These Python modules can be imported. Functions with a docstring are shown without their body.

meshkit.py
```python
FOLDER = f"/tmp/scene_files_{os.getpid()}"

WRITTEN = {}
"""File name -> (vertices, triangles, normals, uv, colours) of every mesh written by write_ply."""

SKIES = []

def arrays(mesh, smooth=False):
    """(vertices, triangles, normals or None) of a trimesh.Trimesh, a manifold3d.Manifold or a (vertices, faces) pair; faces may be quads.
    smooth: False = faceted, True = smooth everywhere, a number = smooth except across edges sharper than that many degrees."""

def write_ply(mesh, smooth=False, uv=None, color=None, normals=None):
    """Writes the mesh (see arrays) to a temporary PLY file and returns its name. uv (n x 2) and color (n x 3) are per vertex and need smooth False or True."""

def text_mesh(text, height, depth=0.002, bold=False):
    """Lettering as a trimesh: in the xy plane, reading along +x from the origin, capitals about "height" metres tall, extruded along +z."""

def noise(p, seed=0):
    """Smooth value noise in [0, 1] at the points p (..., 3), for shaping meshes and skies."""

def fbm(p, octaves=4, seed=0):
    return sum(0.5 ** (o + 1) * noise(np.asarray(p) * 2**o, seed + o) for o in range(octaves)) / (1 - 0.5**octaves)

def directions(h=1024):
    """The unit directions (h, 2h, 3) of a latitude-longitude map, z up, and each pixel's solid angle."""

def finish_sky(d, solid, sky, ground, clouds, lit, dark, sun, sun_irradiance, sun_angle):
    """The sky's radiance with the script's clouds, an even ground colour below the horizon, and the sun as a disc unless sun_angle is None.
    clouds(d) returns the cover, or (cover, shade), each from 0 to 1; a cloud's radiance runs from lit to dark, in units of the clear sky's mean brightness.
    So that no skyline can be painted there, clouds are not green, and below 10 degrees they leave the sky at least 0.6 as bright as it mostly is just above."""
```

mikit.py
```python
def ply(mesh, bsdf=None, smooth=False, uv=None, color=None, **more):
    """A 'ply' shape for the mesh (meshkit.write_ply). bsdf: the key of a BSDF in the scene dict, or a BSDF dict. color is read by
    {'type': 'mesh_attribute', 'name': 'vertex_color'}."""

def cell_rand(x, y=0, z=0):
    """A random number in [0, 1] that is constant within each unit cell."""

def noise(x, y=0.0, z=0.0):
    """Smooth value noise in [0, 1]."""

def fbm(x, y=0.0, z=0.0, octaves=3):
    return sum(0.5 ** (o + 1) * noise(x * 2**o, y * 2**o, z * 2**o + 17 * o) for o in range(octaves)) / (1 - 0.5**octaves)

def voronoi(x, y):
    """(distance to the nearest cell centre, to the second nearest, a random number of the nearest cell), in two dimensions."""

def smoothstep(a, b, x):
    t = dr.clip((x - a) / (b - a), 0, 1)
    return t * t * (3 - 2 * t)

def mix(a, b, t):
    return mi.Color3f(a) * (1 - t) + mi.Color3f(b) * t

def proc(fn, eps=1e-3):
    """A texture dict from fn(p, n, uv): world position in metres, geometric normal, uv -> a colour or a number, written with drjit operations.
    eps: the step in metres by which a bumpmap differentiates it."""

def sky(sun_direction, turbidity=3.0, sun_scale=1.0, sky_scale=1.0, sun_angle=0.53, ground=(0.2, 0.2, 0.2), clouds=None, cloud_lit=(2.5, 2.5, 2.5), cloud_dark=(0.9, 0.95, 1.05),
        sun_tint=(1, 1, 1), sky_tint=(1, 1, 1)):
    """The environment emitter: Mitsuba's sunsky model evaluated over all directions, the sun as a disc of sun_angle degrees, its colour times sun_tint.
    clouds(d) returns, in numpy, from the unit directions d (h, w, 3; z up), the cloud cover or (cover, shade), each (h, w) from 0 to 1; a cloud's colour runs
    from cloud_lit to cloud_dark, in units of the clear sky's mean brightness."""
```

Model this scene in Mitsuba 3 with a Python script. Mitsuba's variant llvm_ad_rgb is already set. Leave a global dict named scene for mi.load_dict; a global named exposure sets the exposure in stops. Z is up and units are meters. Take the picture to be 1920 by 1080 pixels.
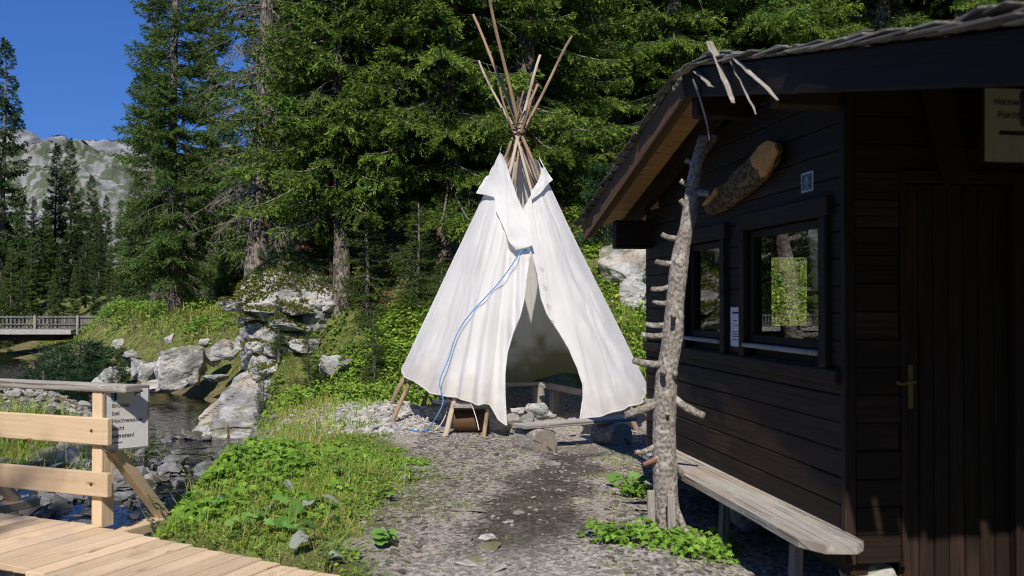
import math, random
import numpy as np, trimesh, manifold3d
import drjit as dr, mitsuba as mi
import mikit, meshkit
from mikit import noise, fbm, voronoi, smoothstep, mix
from shapely.geometry import Polygon, Point
T = mi.ScalarTransform4f
rng = np.random.default_rng(11)
random.seed(11)

# ------------------------------------------------------------------ camera, sky, exposure
EYE = 1.70
F = 1868.0                       # focal length in pixels of the 1920 px photograph
HZ = 564.0                       # image row of the horizon
scene, labels = {}, {}
pitch = math.atan((HZ - 540) / F)
scene['camera'] = {'type': 'thinlens', 'fov': 2 * math.degrees(math.atan(960 / F)), 'fov_axis': 'x',
                   'aperture_radius': 0.0075, 'focus_distance': 13.8, 'near_clip': 0.05, 'far_clip': 12000.0,
                   'to_world': T().look_at(origin=[0, 0, EYE], target=[0, math.cos(pitch), EYE + math.sin(pitch)], up=[0, 0, 1])}
SUN_EL, SUN_AZ = math.radians(41), math.radians(5.0)     # the light travels away from the viewer, a little to the right
to_sun = [-math.sin(SUN_AZ) * math.cos(SUN_EL), -math.cos(SUN_AZ) * math.cos(SUN_EL), math.sin(SUN_EL)]
scene['sky'] = mikit.sky(to_sun, turbidity=2.8, sky_tint=(0.50, 0.88, 1.72), sun_tint=(0.90, 1.01, 1.22), sun_scale=1.06, sky_scale=.60, ground=(0.08, 0.09, 0.06))
exposure = 1.68

def at(u, v, D):                 # the point that stands D metres away at a pixel of the survey photograph
    return np.array([(u - 960) / F * D, D, EYE + (HZ - v) / F * D])

# ------------------------------------------------------------------ helpers
def put(key, mesh, bsdf, smooth=False, uv=None, color=None, label=None, cat=None, group=None, kind=None, **more):
    k, n = key, 1
    while k in scene:
        k = f'{key}_{n:03d}'; n += 1
    scene[k] = mikit.ply(mesh, bsdf, smooth=smooth, uv=uv, color=color, **more)
    tag(k, label, cat, group, kind)
    return k
_names = set()
def thing(name, label, cat, group=None):
    k, n = name, 1
    while k in _names:
        k = f'{name}_{n:03d}'; n += 1
    _names.add(k); tag(k, label, cat, group)
    return k
def tag(k, label=None, cat=None, group=None, kind=None):
    d = {a: b for a, b in (('label', label), ('category', cat), ('group', group), ('kind', kind)) if b}
    if d: labels[k] = d

def unit(v):
    v = np.asarray(v, float); return v / (np.linalg.norm(v, axis=-1, keepdims=True) + 1e-12)
def join(meshes):
    vs, fs, n = [], [], 0
    for v, f in meshes:
        v, f = np.asarray(v, float), np.asarray(f, int)
        vs.append(v); fs.append(f + n); n += len(v)
    return np.vstack(vs), np.vstack(fs)
def V(m): return np.array(m.vertices, float), np.array(m.faces, int)

def _cham_faces():
    p = []
    for s in np.ndindex(2, 2, 2):
        s = np.array(s) * 2 - 1
        for k in range(3):
            q = s * np.array([1.0, 1.3, 1.7]); q = q - 0.12 * s; q[k] = s[k] * [1.0, 1.3, 1.7][k]
            p.append(q)
    p = np.array(p); h = trimesh.convex.convex_hull(p)
    d = np.linalg.norm(h.vertices[:, None] - p[None], axis=2).argmin(1)
    return d[h.faces]
_CF = _cham_faces()
_off = [0.0]
def box(p0, p1, w, h, up=(0, 0, 1), c=0.004, jit=0.0, taper=1.0, roll=0.0):
    """a chamfered beam from p0 to p1, w wide, h high; returns (vertices, faces, uv) with u along the beam"""
    p0, p1 = np.asarray(p0, float), np.asarray(p1, float)
    x = p1 - p0; L = np.linalg.norm(x); x = x / L
    if abs(np.dot(unit(up), x)) > .995: up = (0, -1, 0) if abs(x[1]) < .9 else (1, 0, 0)
    y = np.cross(np.asarray(up, float), x); y /= np.linalg.norm(y); z = np.cross(x, y)
    if roll: y, z = y * math.cos(roll) + z * math.sin(roll), z * math.cos(roll) - y * math.sin(roll)
    half = np.array([L / 2, w / 2, h / 2]); c = min(c, half.min() * 0.8)
    loc = []
    for s in np.ndindex(2, 2, 2):
        s = np.array(s) * 2 - 1
        for k in range(3):
            q = s * (half - c); q[k] = s[k] * half[k]; loc.append(q)
    loc = np.array(loc)
    if taper != 1: loc[:, 1:] *= np.where(loc[:, :1] > 0, taper, 1.0)
    if jit: loc += rng.normal(0, jit, 3) * np.sign(loc) * [1, .5, .5]
    _off[0] += 7.31
    uv = np.stack([loc[:, 0] + _off[0], loc[:, 1] + loc[:, 2] * 1.0 + _off[0] * 3.7], 1)
    v = (p0 + p1) / 2 + loc[:, :1] * x + loc[:, 1:2] * y + loc[:, 2:] * z
    return v, _CF, uv
def putbox(key, b, bsdf, **k):
    return put(key, (b[0], b[1]), bsdf, uv=b[2], **k)
def joinuv(bs):
    v, f = join([(b[0], b[1]) for b in bs]); return v, f, np.vstack([b[2] for b in bs])

def tube(pts, rad, sides=10, cap=True, seed=None, rough=0.0, flat=1.0):
    p = np.asarray(pts, float); rad = np.broadcast_to(rad, (len(p),)).astype(float)
    t = unit(np.gradient(p, axis=0))
    a = np.cross(t[0], [0, 0, 1.0] if abs(t[0][2]) < .9 else [1.0, 0, 0]); a /= np.linalg.norm(a)
    A = []
    for i in range(len(p)):
        a = a - t[i] * (a @ t[i]); a /= np.linalg.norm(a); A.append(a)
    A = np.array(A); B = np.cross(t, A)
    ang = np.arange(sides) * 2 * np.pi / sides
    r = rad[:, None] * np.ones(sides)
    if rough: r = r * (1 + rough * (meshkit.noise(np.stack([np.cos(ang)[None] * 1.7 + 0 * r, np.sin(ang)[None] * 1.7 + 0 * r, np.cumsum(np.r_[0, np.linalg.norm(np.diff(p, axis=0), axis=1)])[:, None] / max(rad.mean() * 3, 1e-3) + 0 * r], -1), seed or 3) - .5) * 2)
    v = p[:, None] + r[..., None] * (np.cos(ang)[None, :, None] * A[:, None] + flat * np.sin(ang)[None, :, None] * B[:, None])
    n = len(p); v = v.reshape(-1, 3)
    i, j = np.meshgrid(np.arange(n - 1), np.arange(sides), indexing='ij')
    q = np.stack([i * sides + j, i * sides + (j + 1) % sides, (i + 1) * sides + (j + 1) % sides, (i + 1) * sides + j], -1).reshape(-1, 4)
    f = np.vstack([q[:, [0, 1, 2]], q[:, [0, 2, 3]]])
    if cap:
        for e, idx in ((0, 0), (n - 1, (n - 1) * sides)):
            k = len(v); v = np.vstack([v, p[e]]); jj = np.arange(sides)
            tri = np.stack([idx + (jj + 1) % sides, idx + jj, np.full(sides, k)], 1)
            f = np.vstack([f, tri if e == 0 else tri[:, ::-1]])
    L = np.cumsum(np.r_[0, np.linalg.norm(np.diff(p, axis=0), axis=1)])
    uv = np.stack([np.repeat(L, sides), np.tile(ang * rad.mean(), n)], 1)
    if cap: uv = np.vstack([uv, [[0, 0], [L[-1], 0]]])
    _off[0] += 5.3
    return v, f, uv + _off[0]
def smoothpath(pts, n):
    pts = np.asarray(pts, float)
    from scipy.interpolate import CubicSpline
    d = np.r_[0, np.cumsum(np.linalg.norm(np.diff(pts, axis=0), axis=1))]
    return CubicSpline(d, pts)(np.linspace(0, d[-1], n))

def rock(center, size, seed, sub=3, rough=0.12, npts=16, rot=None):
    """an angular boulder: the hull of random points, subdivided, its faces weathered by noise"""
    r = np.random.default_rng(seed)
    p = unit(r.normal(size=(npts, 3))) * r.uniform(.8, 1.05, (npts, 1))
    h = trimesh.convex.convex_hull(p)
    m = h
    for _ in range(sub): m = m.subdivide()
    v, f = V(m)
    n = unit(v)
    d = meshkit.fbm(v * 2.2 + seed * 3.1, 4, seed) - .5
    d2 = np.abs(meshkit.fbm(v * 3.7 + seed, 3, seed + 9) - .5)
    v = v + n * (d * 2 * rough - d2 * rough * 1.2)[:, None]
    v = v * np.asarray(size, float)
    a = r.uniform(0, 6.28) if rot is None else rot
    ca, sa = math.cos(a), math.sin(a)
    v = v @ np.array([[ca, sa, 0], [-sa, ca, 0], [0, 0, 1]])
    return v + np.asarray(center, float), f

# ------------------------------------------------------------------ materials (base colours; a few, as of the stream stones, carry shade too)
def PB(fn, rough=0.8, bump=None, scale=0.004, eps=2e-3, spec=0.3, two=True, **k):
    b = {'type': 'principled', 'base_color': mikit.proc(fn) if callable(fn) else {'type': 'rgb', 'value': list(fn)}, 'roughness': rough, 'specular': spec, **k}
    if bump: b = {'type': 'bumpmap', 'scale': scale, 'tex': mikit.proc(bump, eps=eps), 'bsdf': b}
    return {'type': 'twosided', 'bsdf': b} if two else b
def grain(u, v, fine=70.0):
    w = fbm(u * 1.3, v * 9.0, 1.7)
    rings = noise(u * 0.9 + 3.1, v * fine + w * 5.0)
    fib = noise(u * 6.0, v * fine * 4)
    return rings, fib
def knots(u, v):
    d1, d2, r = voronoi(u * 1.4, v * 5.5)
    return 1 - smoothstep(0.03, 0.085, d1 + (noise(u * 60, v * 60) - .5) * .03), r
def c_pine(p, n, uv):
    u, v = uv.x, uv.y
    r, fb = grain(u, v, 55)
    tone = mikit.cell_rand(dr.floor(v / 27.047 + .5), 3.0)
    c = mix((0.62, 0.455, 0.285), (0.73, 0.57, 0.39), r * .7 + fb * .3)
    c = mix(c, (0.55, 0.40, 0.24), smoothstep(.55, .9, fbm(u * 1.1, v * 2.5, 4.0)) * .6)
    c = c * (0.80 + 0.32 * tone)
    c = mix(c, (0.36, 0.31, 0.25), smoothstep(.5, .75, fbm(p.x * 2.1, p.y * 2.1, p.z * 2 + 9, octaves=4)) * .30)
    k, q = knots(u, v)
    c = mix(c, (0.25, 0.12, 0.05), k * dr.select(q > .6, 0.8, 0.0))
    c = mix(c, (0.32, 0.25, 0.17), smoothstep(.66, .8, fbm(p.x * 6, p.y * 6, p.z * 3 + 5)) * .35)
    return c
scene['pine_wood'] = PB(c_pine, .62, bump=lambda p, n, uv: noise(uv.x * 5, uv.y * 160), scale=.0012)
def c_grey(p, n, uv):
    u, v = uv.x, uv.y
    r, fb = grain(u, v, 80)
    c = mix((0.21, 0.195, 0.175), (0.42, 0.40, 0.37), r * .5 + fb * .5)
    c = mix(c, (0.27, 0.20, 0.13), smoothstep(.55, .8, fbm(u * 2, v * 6, 2.0)) * .5)
    crack = smoothstep(.70, .78, noise(u * 1.6, v * 90))
    c = mix(c, (0.07, 0.06, 0.05), crack * .6)
    return mix(c, (0.5, 0.5, 0.46), smoothstep(.68, .74, fbm(p.x * 22, p.y * 22, p.z * 22)) * .5)
scene['grey_wood'] = PB(c_grey, .85, bump=lambda p, n, uv: noise(uv.x * 4, uv.y * 140) + smoothstep(.7, .78, noise(uv.x * 1.6, uv.y * 90)) * -1, scale=.002)
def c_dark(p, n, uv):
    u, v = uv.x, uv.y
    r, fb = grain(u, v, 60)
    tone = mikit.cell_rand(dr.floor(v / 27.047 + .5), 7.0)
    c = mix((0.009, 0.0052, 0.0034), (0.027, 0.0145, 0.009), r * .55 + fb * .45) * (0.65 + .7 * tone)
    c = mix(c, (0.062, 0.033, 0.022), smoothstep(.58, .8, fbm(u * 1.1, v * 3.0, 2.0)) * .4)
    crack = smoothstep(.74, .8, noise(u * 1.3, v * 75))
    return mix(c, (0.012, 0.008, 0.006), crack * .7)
def c_shingle(p, n, uv):
    u, v = uv.x, uv.y
    r, fb = grain(u, v, 90)
    tone = mikit.cell_rand(dr.floor(v / 27.047 + .5), 5.0)
    c = mix((0.085, 0.082, 0.08), (0.27, 0.265, 0.255), r * .45 + fb * .55) * (.6 + .8 * tone)
    return mix(c, (0.025, 0.022, 0.02), smoothstep(.68, .76, noise(u * 1.8, v * 110)) * .7)
scene['shingle_wood'] = PB(c_shingle, .9, bump=lambda p, n, uv: noise(uv.x * 4, uv.y * 140), scale=.002)
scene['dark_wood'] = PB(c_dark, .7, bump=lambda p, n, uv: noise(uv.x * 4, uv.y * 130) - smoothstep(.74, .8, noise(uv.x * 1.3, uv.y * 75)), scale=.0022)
def c_brownboard(p, n, uv):
    r, fb = grain(uv.x, uv.y, 50)
    c = mix((0.085, 0.048, 0.027), (0.16, 0.092, 0.05), r * .6 + fb * .4)
    k, q = knots(uv.x, uv.y)
    return mix(c, (0.03, 0.017, 0.01), k * dr.select(q > .4, .8, 0.0))
scene['brown_wood'] = PB(c_brownboard, .75)
def c_soffit(p, n, uv):
    r, fb = grain(uv.x, uv.y, 45)
    c = mix((0.46, 0.25, 0.095), (0.60, 0.35, 0.15), r * .6 + fb * .4)
    k, q = knots(uv.x, uv.y)
    return mix(c, (0.2, 0.08, 0.03), k * dr.select(q > .4, .8, 0.0))
scene['soffit_wood'] = PB(c_soffit, .65)
def c_pole(p, n, uv):
    r, fb = grain(uv.x, uv.y, 90)
    c = mix((0.26, 0.16, 0.095), (0.46, 0.33, 0.22), r * .5 + fb * .5)
    return mix(c, (0.19, 0.15, 0.12), smoothstep(.45, .7, fbm(uv.x * 3, uv.y * 10, 1)) * .8)
scene['pole_wood'] = PB(c_pole, .75, bump=lambda p, n, uv: noise(uv.x * 6, uv.y * 90), scale=.002)
def c_polelight(p, n, uv):
    r, fb = grain(uv.x, uv.y, 90)
    c = mix((0.42, 0.34, 0.25), (0.60, 0.52, 0.42), r * .5 + fb * .5)
    return mix(c, (0.22, 0.17, 0.12), smoothstep(.6, .75, fbm(uv.x * 4, uv.y * 10, 1)) * .7)
scene['pale_pole_wood'] = PB(c_polelight, .75, bump=lambda p, n, uv: noise(uv.x * 6, uv.y * 90), scale=.002)
def c_logend(p, n, uv):
    d = dr.sqrt(dr.square(uv.x) + dr.square(uv.y))
    w = fbm(uv.x * 12, uv.y * 12)
    ring = noise(d * 90 + w * 3)
    c = mix((0.20, 0.17, 0.14), (0.34, 0.30, 0.26), ring * .7 + w * .3)
    an = dr.atan2(uv.y, uv.x)
    return mix(c, (0.06, 0.05, 0.04), smoothstep(.74, .8, noise(an * 4.0 + w * .6)) * smoothstep(.005, .05, d) * .8)
scene['log_end'] = PB(c_logend, .85)
def c_bark(p, n, uv):
    s = fbm(p.x * 75, p.y * 75, p.z * 50)
    c = mix((0.13, 0.115, 0.10), (0.36, 0.335, 0.31), smoothstep(.25, .75, s))
    lich = smoothstep(.58, .68, fbm(p.x * 26 + 4, p.y * 26, p.z * 20, octaves=4))
    c = mix(c, (0.50, 0.49, 0.46), lich * .7)
    red = smoothstep(.66, .74, fbm(p.x * 5 + 9, p.y * 5, p.z * 4.2 + 3))
    c = mix(c, (0.27, 0.115, 0.06), red * .75)
    return c
scene['lichen_bark'] = PB(c_bark, .9, bump=lambda p, n, uv: fbm(p.x * 60, p.y * 60, p.z * 34, octaves=3), scale=.012)
def c_treebark(p, n, uv):
    s = fbm(p.x * 34, p.y * 34, p.z * 11, octaves=4)
    return mix((0.06, 0.048, 0.038), (0.27, 0.24, 0.21), smoothstep(.32, .72, s))
scene['tree_bark'] = PB(c_treebark, .95)
scene['dead_twig'] = PB(lambda p, n, uv: mix((0.12, 0.105, 0.09), (0.30, 0.28, 0.25), noise(p.x * 9, p.y * 9, p.z * 9)), .95)
def c_canvas(p, n, uv):
    big = fbm(p.x * 1.7, p.y * 1.7, p.z * 1.1 + 4)
    c = mix((0.76, 0.76, 0.755), (0.84, 0.84, 0.835), smoothstep(.3, .7, big))
    fx = uv.x / .62 - dr.floor(uv.x / .62)
    c = c * (1 - .10 * (1 - smoothstep(.012, .03, dr.abs(fx - .5))))
    # dirt splashed up from the ground (uv.y: metres above the hem) and mildew
    hem = uv.y
    dirt = (1 - smoothstep(.0, .42, hem + (fbm(p.x * 7, p.y * 7, p.z * 5) - .5) * .5)) 
    c = mix(c, (0.52, 0.47, 0.38), dirt * .42)
    stain = smoothstep(.62, .78, fbm(p.x * 3.1 + 2, p.y * 3.1, p.z * 2.2)) * .18
    c = mix(c, (0.56, 0.52, 0.43), stain)
    back = smoothstep(16.6, 17.1, p.y)
    mil = back * (1 - smoothstep(.2, .9, hem + (fbm(p.x * 4, p.y * 4, p.z * 3) - .5) * 1.0))
    c = mix(c, (0.24, 0.235, 0.06), mil * .8)
    return c
scene['canvas'] = {'type': 'bumpmap', 'scale': .014, 'tex': mikit.proc(lambda p, n, uv: fbm(uv.x * 9 + p.z, p.z * 2.6, 1.0) + .4 * fbm(uv.x * 26 - p.z * 5, p.z * 9), eps=4e-3),
                   'bsdf': {'type': 'principledthin', 'base_color': mikit.proc(c_canvas), 'roughness': .85, 'diff_trans': .5, 'eta': 1.2}}
def c_rock(p, n, uv):
    s = fbm(p.x * 2.3, p.y * 2.3, p.z * 2.9, octaves=5)
    c = mix((0.22, 0.224, 0.228), (0.50, 0.495, 0.478), smoothstep(.28, .64, s))
    f = fbm(p.x * 16, p.y * 16, p.z * 22, octaves=3)
    c = c * (0.72 + .56 * f)
    vein = 1 - smoothstep(.0, .035, dr.abs(fbm(p.x * 3.5 + 8, p.y * 3.5, p.z * 6, octaves=4) - .5))
    c = mix(c, (0.10, 0.10, 0.10), vein * .6)
    ochre = smoothstep(.55, .72, fbm(p.x * 1.1 + 3, p.y * 1.1, p.z * 1.5, octaves=3))
    c = mix(c, (0.42, 0.34, 0.23), ochre * .45)
    up = smoothstep(.45, .85, n.z + (fbm(p.x * 6, p.y * 6, p.z * 6) - .5) * .9)
    return mix(c, (0.115, 0.12, 0.035), up * smoothstep(.45, .6, fbm(p.x * 1.9 + 1, p.y * 1.9, p.z)) * .75)
scene['rock'] = PB(c_rock, .9, bump=lambda p, n, uv: fbm(p.x * 9, p.y * 9, p.z * 13, octaves=4), scale=.06, eps=6e-3)
def c_pebble(p, n, uv):
    t = mikit.cell_rand(uv.x * 997.0, 1.0)
    c = mix((0.27, 0.265, 0.25), (0.56, 0.55, 0.53), t)
    return c * (0.8 + .4 * noise(p.x * 70, p.y * 70, p.z * 70))
scene['wet_shaded_rock'] = PB(lambda p, n, uv: c_rock(p, n, uv) * mix((.42, .43, .45), (1.0, 1.0, 1.0), smoothstep(-.98, -.72, p.z + (noise(p.x * 5, p.y * 5) - .5) * .2)), .5, bump=lambda p, n, uv: fbm(p.x * 9, p.y * 9, p.z * 13, octaves=4), scale=.06, eps=6e-3)  # darker towards the water: wetness plus the stream's shade, both in the colour
scene['bar_pebble'] = PB(lambda p, n, uv: c_pebble(p, n, uv) * .66, .85)
scene['wet_shaded_pebble'] = PB(lambda p, n, uv: c_pebble(p, n, uv) * .42, .45)  # darkened for wet stone and for the shade lying over the stream
scene['pebble'] = PB(c_pebble, .9)
def c_chip(p, n, uv):
    t = mikit.cell_rand(uv.x * 997.0, 1.0)
    return mix((0.085, 0.074, 0.064), (0.36, 0.335, 0.305), t * t)
scene['wood_chip'] = PB(c_chip, .9)
PX = [(5.0, -.75, 2.6), (6.5, -.95, 2.3), (8.5, -.80, 1.9), (10.5, -1.0, 1.75), (12.0, -1.15, 2.3), (13.2, -1.7, 2.6), (14.4, -2.1, 2.8), (18.5, -2.3, 2.8)]   # y, left edge, right edge of the trodden ground
def _lerp_path(y, k, xp):
    out = xp(PX[0][k])
    for a, b in zip(PX, PX[1:]):
        t = (y - a[0]) / (b[0] - a[0])
        t = dr.clip(t, 0, 1) if xp is mi.Float else np.clip(t, 0, 1)
        out = out + (b[k] - a[k]) * t
    return out
def trodden(x, y):
    a, b = _lerp_path(y, 1, np.float64), _lerp_path(y, 2, np.float64)
    n = (meshkit.fbm(np.stack([x * 1.3, y * 1.3, 0 * x], -1), 3, 5) - .5) * 1.0
    return np.clip(np.minimum(x - a + n, b - x + n) / .5 + .5, 0, 1)
def c_ground(p, n, uv):
    x, y = p.x, p.y
    w1 = fbm(x * 1.3, y * 1.3, 0.0) - .5
    a, b = _lerp_path(y, 1, mi.Float), _lerp_path(y, 2, mi.Float)
    tread = smoothstep(-.3, .3, dr.minimum(x - a, b - x) + w1 * 1.2) * (1 - smoothstep(17.6, 18.3, y + w1))
    fine = fbm(x * 38, y * 38, 3.0)
    mid = fbm(x * 5, y * 5, 7.0)
    chips = mix((0.145, 0.127, 0.11), (0.34, 0.31, 0.275), smoothstep(.3, .7, fine * .75 + mid * .25))
    chips = mix(chips, (0.40, 0.38, 0.35), smoothstep(.64, .7, noise(x * 55, y * 55)) * .5)
    soilm = 1 - smoothstep(.32, .85, dr.abs(x - (.12 + .135 * (y - 7.6))) / (.76 + .14 * dr.sin(y * 2.1)) + w1 * .9 + (fine - .5) * .5)
    soilm = soilm * smoothstep(6.2, 7.2, y + w1 * 2) * (1 - smoothstep(11.8, 13.6, y + w1))
    soil = mix((0.032, 0.028, 0.024), (0.085, 0.074, 0.065), smoothstep(.3, .75, fine * .6 + mid * .4))
    damp = smoothstep(.1, .55, 1 - dr.sqrt(dr.square((x - .30) / .55) + dr.square((y - 7.15) / .5)) + w1)
    soil = mix(soil, (0.032, 0.026, 0.021), damp * .7)
    c = mix(chips, soil, soilm * .92)
    grit = smoothstep(1.5, .6, dr.sqrt(dr.square((x - .7) / 1.6) + dr.square((y - 6.0) / 1.1)) + w1)
    c = mix(c, mix((0.20, 0.19, 0.175), (0.43, 0.42, 0.40), smoothstep(.35, .7, fine)), dr.clip(grit, 0, 1) * .75)
    gm = smoothstep(1.25, .7, dr.sqrt(dr.square((x + 2.5) / 1.5) + dr.square((y - 15.4) / 1.5)) + w1 * .9)
    c = mix(c, mix((0.17, 0.15, 0.13), (0.44, 0.43, 0.41), smoothstep(.38, .66, fine)), dr.clip(gm, 0, 1))
    turf = mix((0.070, 0.092, 0.026), (0.155, 0.175, 0.055), smoothstep(.3, .7, fbm(x * 9, y * 9, 1.0)))
    turf = mix(turf, (0.115, 0.095, 0.05), smoothstep(.5, .75, fbm(x * 3.1, y * 3.1, 9.0)) * .6)
    duff = mix((0.09, 0.05, 0.032), (0.17, 0.10, 0.06), fine)
    slope = smoothstep(18.4, 20.0, y + w1 * 4) * smoothstep(-7.0, -4.5, x)
    turf = mix(turf, duff, slope * smoothstep(.52, .7, fbm(x * 1.1, y * 1.1, p.z * 1.1)))
    c = mix(turf, c, tread)
    bed = 1 - smoothstep(-.78, -.45, p.z + w1 * .4)
    stone = mix((0.07, 0.068, 0.06), (0.24, 0.235, 0.21), smoothstep(.3, .7, fbm(x * 7, y * 7, p.z * 7)))
    stone = mix(stone, mix((0.075, 0.065, 0.03), (0.19, 0.165, 0.085), mid), smoothstep(16.5, 18.5, y))
    return mix(c, stone, bed)
scene['ground_mat'] = PB(c_ground, .95, bump=lambda p, n, uv: fbm(p.x * 30, p.y * 30, p.z * 30, octaves=3), scale=.025, eps=4e-3, spec=.15)
def c_mount(p, n, uv):
    d = p.x + p.z * .75
    a = fbm(d * .11, p.y * .01, (p.z - p.x * .4) * .022, octaves=4)
    b = fbm(p.x * .02 + 5, p.y * .006, p.z * .02, octaves=4)
    grass = mix((0.060, 0.078, 0.048), (0.115, 0.13, 0.085), b)
    scree = mix((0.20, 0.20, 0.20), (0.30, 0.30, 0.30), b)
    hi = smoothstep(360, 460, p.z + (a - .5) * 240) * .7
    m = dr.maximum(smoothstep(.47, .62, a * .74 + b * .26) * .8, hi)
    return mix(grass, scree, m)
scene['mountain_mat'] = PB(c_mount, 1.0, spec=0.0)
scene['ridge_mat'] = PB(lambda p, n, uv: mix((0.15, 0.155, 0.17), (0.29, 0.295, 0.31), smoothstep(.35, .65, fbm(p.x * .012, p.y * .004, p.z * .02, octaves=5))), 1.0, spec=0.0)
VC = {'type': 'mesh_attribute', 'name': 'vertex_color'}
scene['needle'] = {'type': 'principledthin', 'base_color': VC, 'roughness': .55, 'diff_trans': .8, 'eta': 1.25}
scene['leaf'] = {'type': 'principledthin', 'base_color': VC, 'roughness': .5, 'diff_trans': .75, 'eta': 1.3}
scene['glass'] = {'type': 'thindielectric', 'int_ior': 1.5}
scene['water_mat'] = {'type': 'bumpmap', 'scale': .022, 'tex': mikit.proc(lambda p, n, uv: fbm(p.x * 3.5, p.y * 2.6, 1.0, octaves=3), eps=1e-2),
                      'bsdf': {'type': 'roughdielectric', 'int_ior': 1.33, 'alpha': .03}}
scene['black_ink'] = PB((0.02, 0.02, 0.022), .6)
scene['blue_ink'] = PB((0.02, 0.22, 0.55), .6)
scene['sign_white'] = PB(lambda p, n, uv: mix((0.50, 0.505, 0.51), (0.60, 0.605, 0.61), fbm(p.x * 9, p.y * 9, p.z * 9)), .35)
scene['old_white'] = PB(lambda p, n, uv: mix((0.27, 0.275, 0.26), (0.38, 0.385, 0.365), fbm(p.x * 12, p.y * 12, p.z * 5)), .6)
scene['metal'] = PB((0.42, 0.43, 0.44), .4, metallic=.8)
scene['brass'] = PB((0.20, 0.15, 0.06), .5, metallic=.6)
scene['paper'] = PB((0.70, 0.71, 0.78), .5)
scene['poster_blue'] = PB(lambda p, n, uv: mix((0.02, 0.025, 0.035), (0.10, 0.14, 0.2), fbm(p.x * 30, p.y * 30, p.z * 30)), .5)
scene['blue_rope'] = PB(lambda p, n, uv: mix((0.05, 0.22, 0.58), (0.12, 0.36, 0.72), noise(uv.x * 120, uv.y * 60)), .6)
scene['white_cord'] = PB((0.66, 0.65, 0.62), .8)
scene['dim_board'] = PB((0.05, 0.035, 0.026), .9)
scene['concrete'] = PB(lambda p, n, uv: mix((0.30, 0.295, 0.28), (0.46, 0.45, 0.43), fbm(p.x * 3, p.y * 3, p.z * 5, octaves=4)), .95)
scene['bark_slab'] = PB(lambda p, n, uv: mix((0.05, 0.035, 0.02), (0.22, 0.15, 0.075), smoothstep(.35, .65, fbm(p.x * 60, p.y * 40, p.z * 40))), .95, bump=lambda p, n, uv: fbm(p.x * 60, p.y * 40, p.z * 40), scale=.02)
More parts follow.
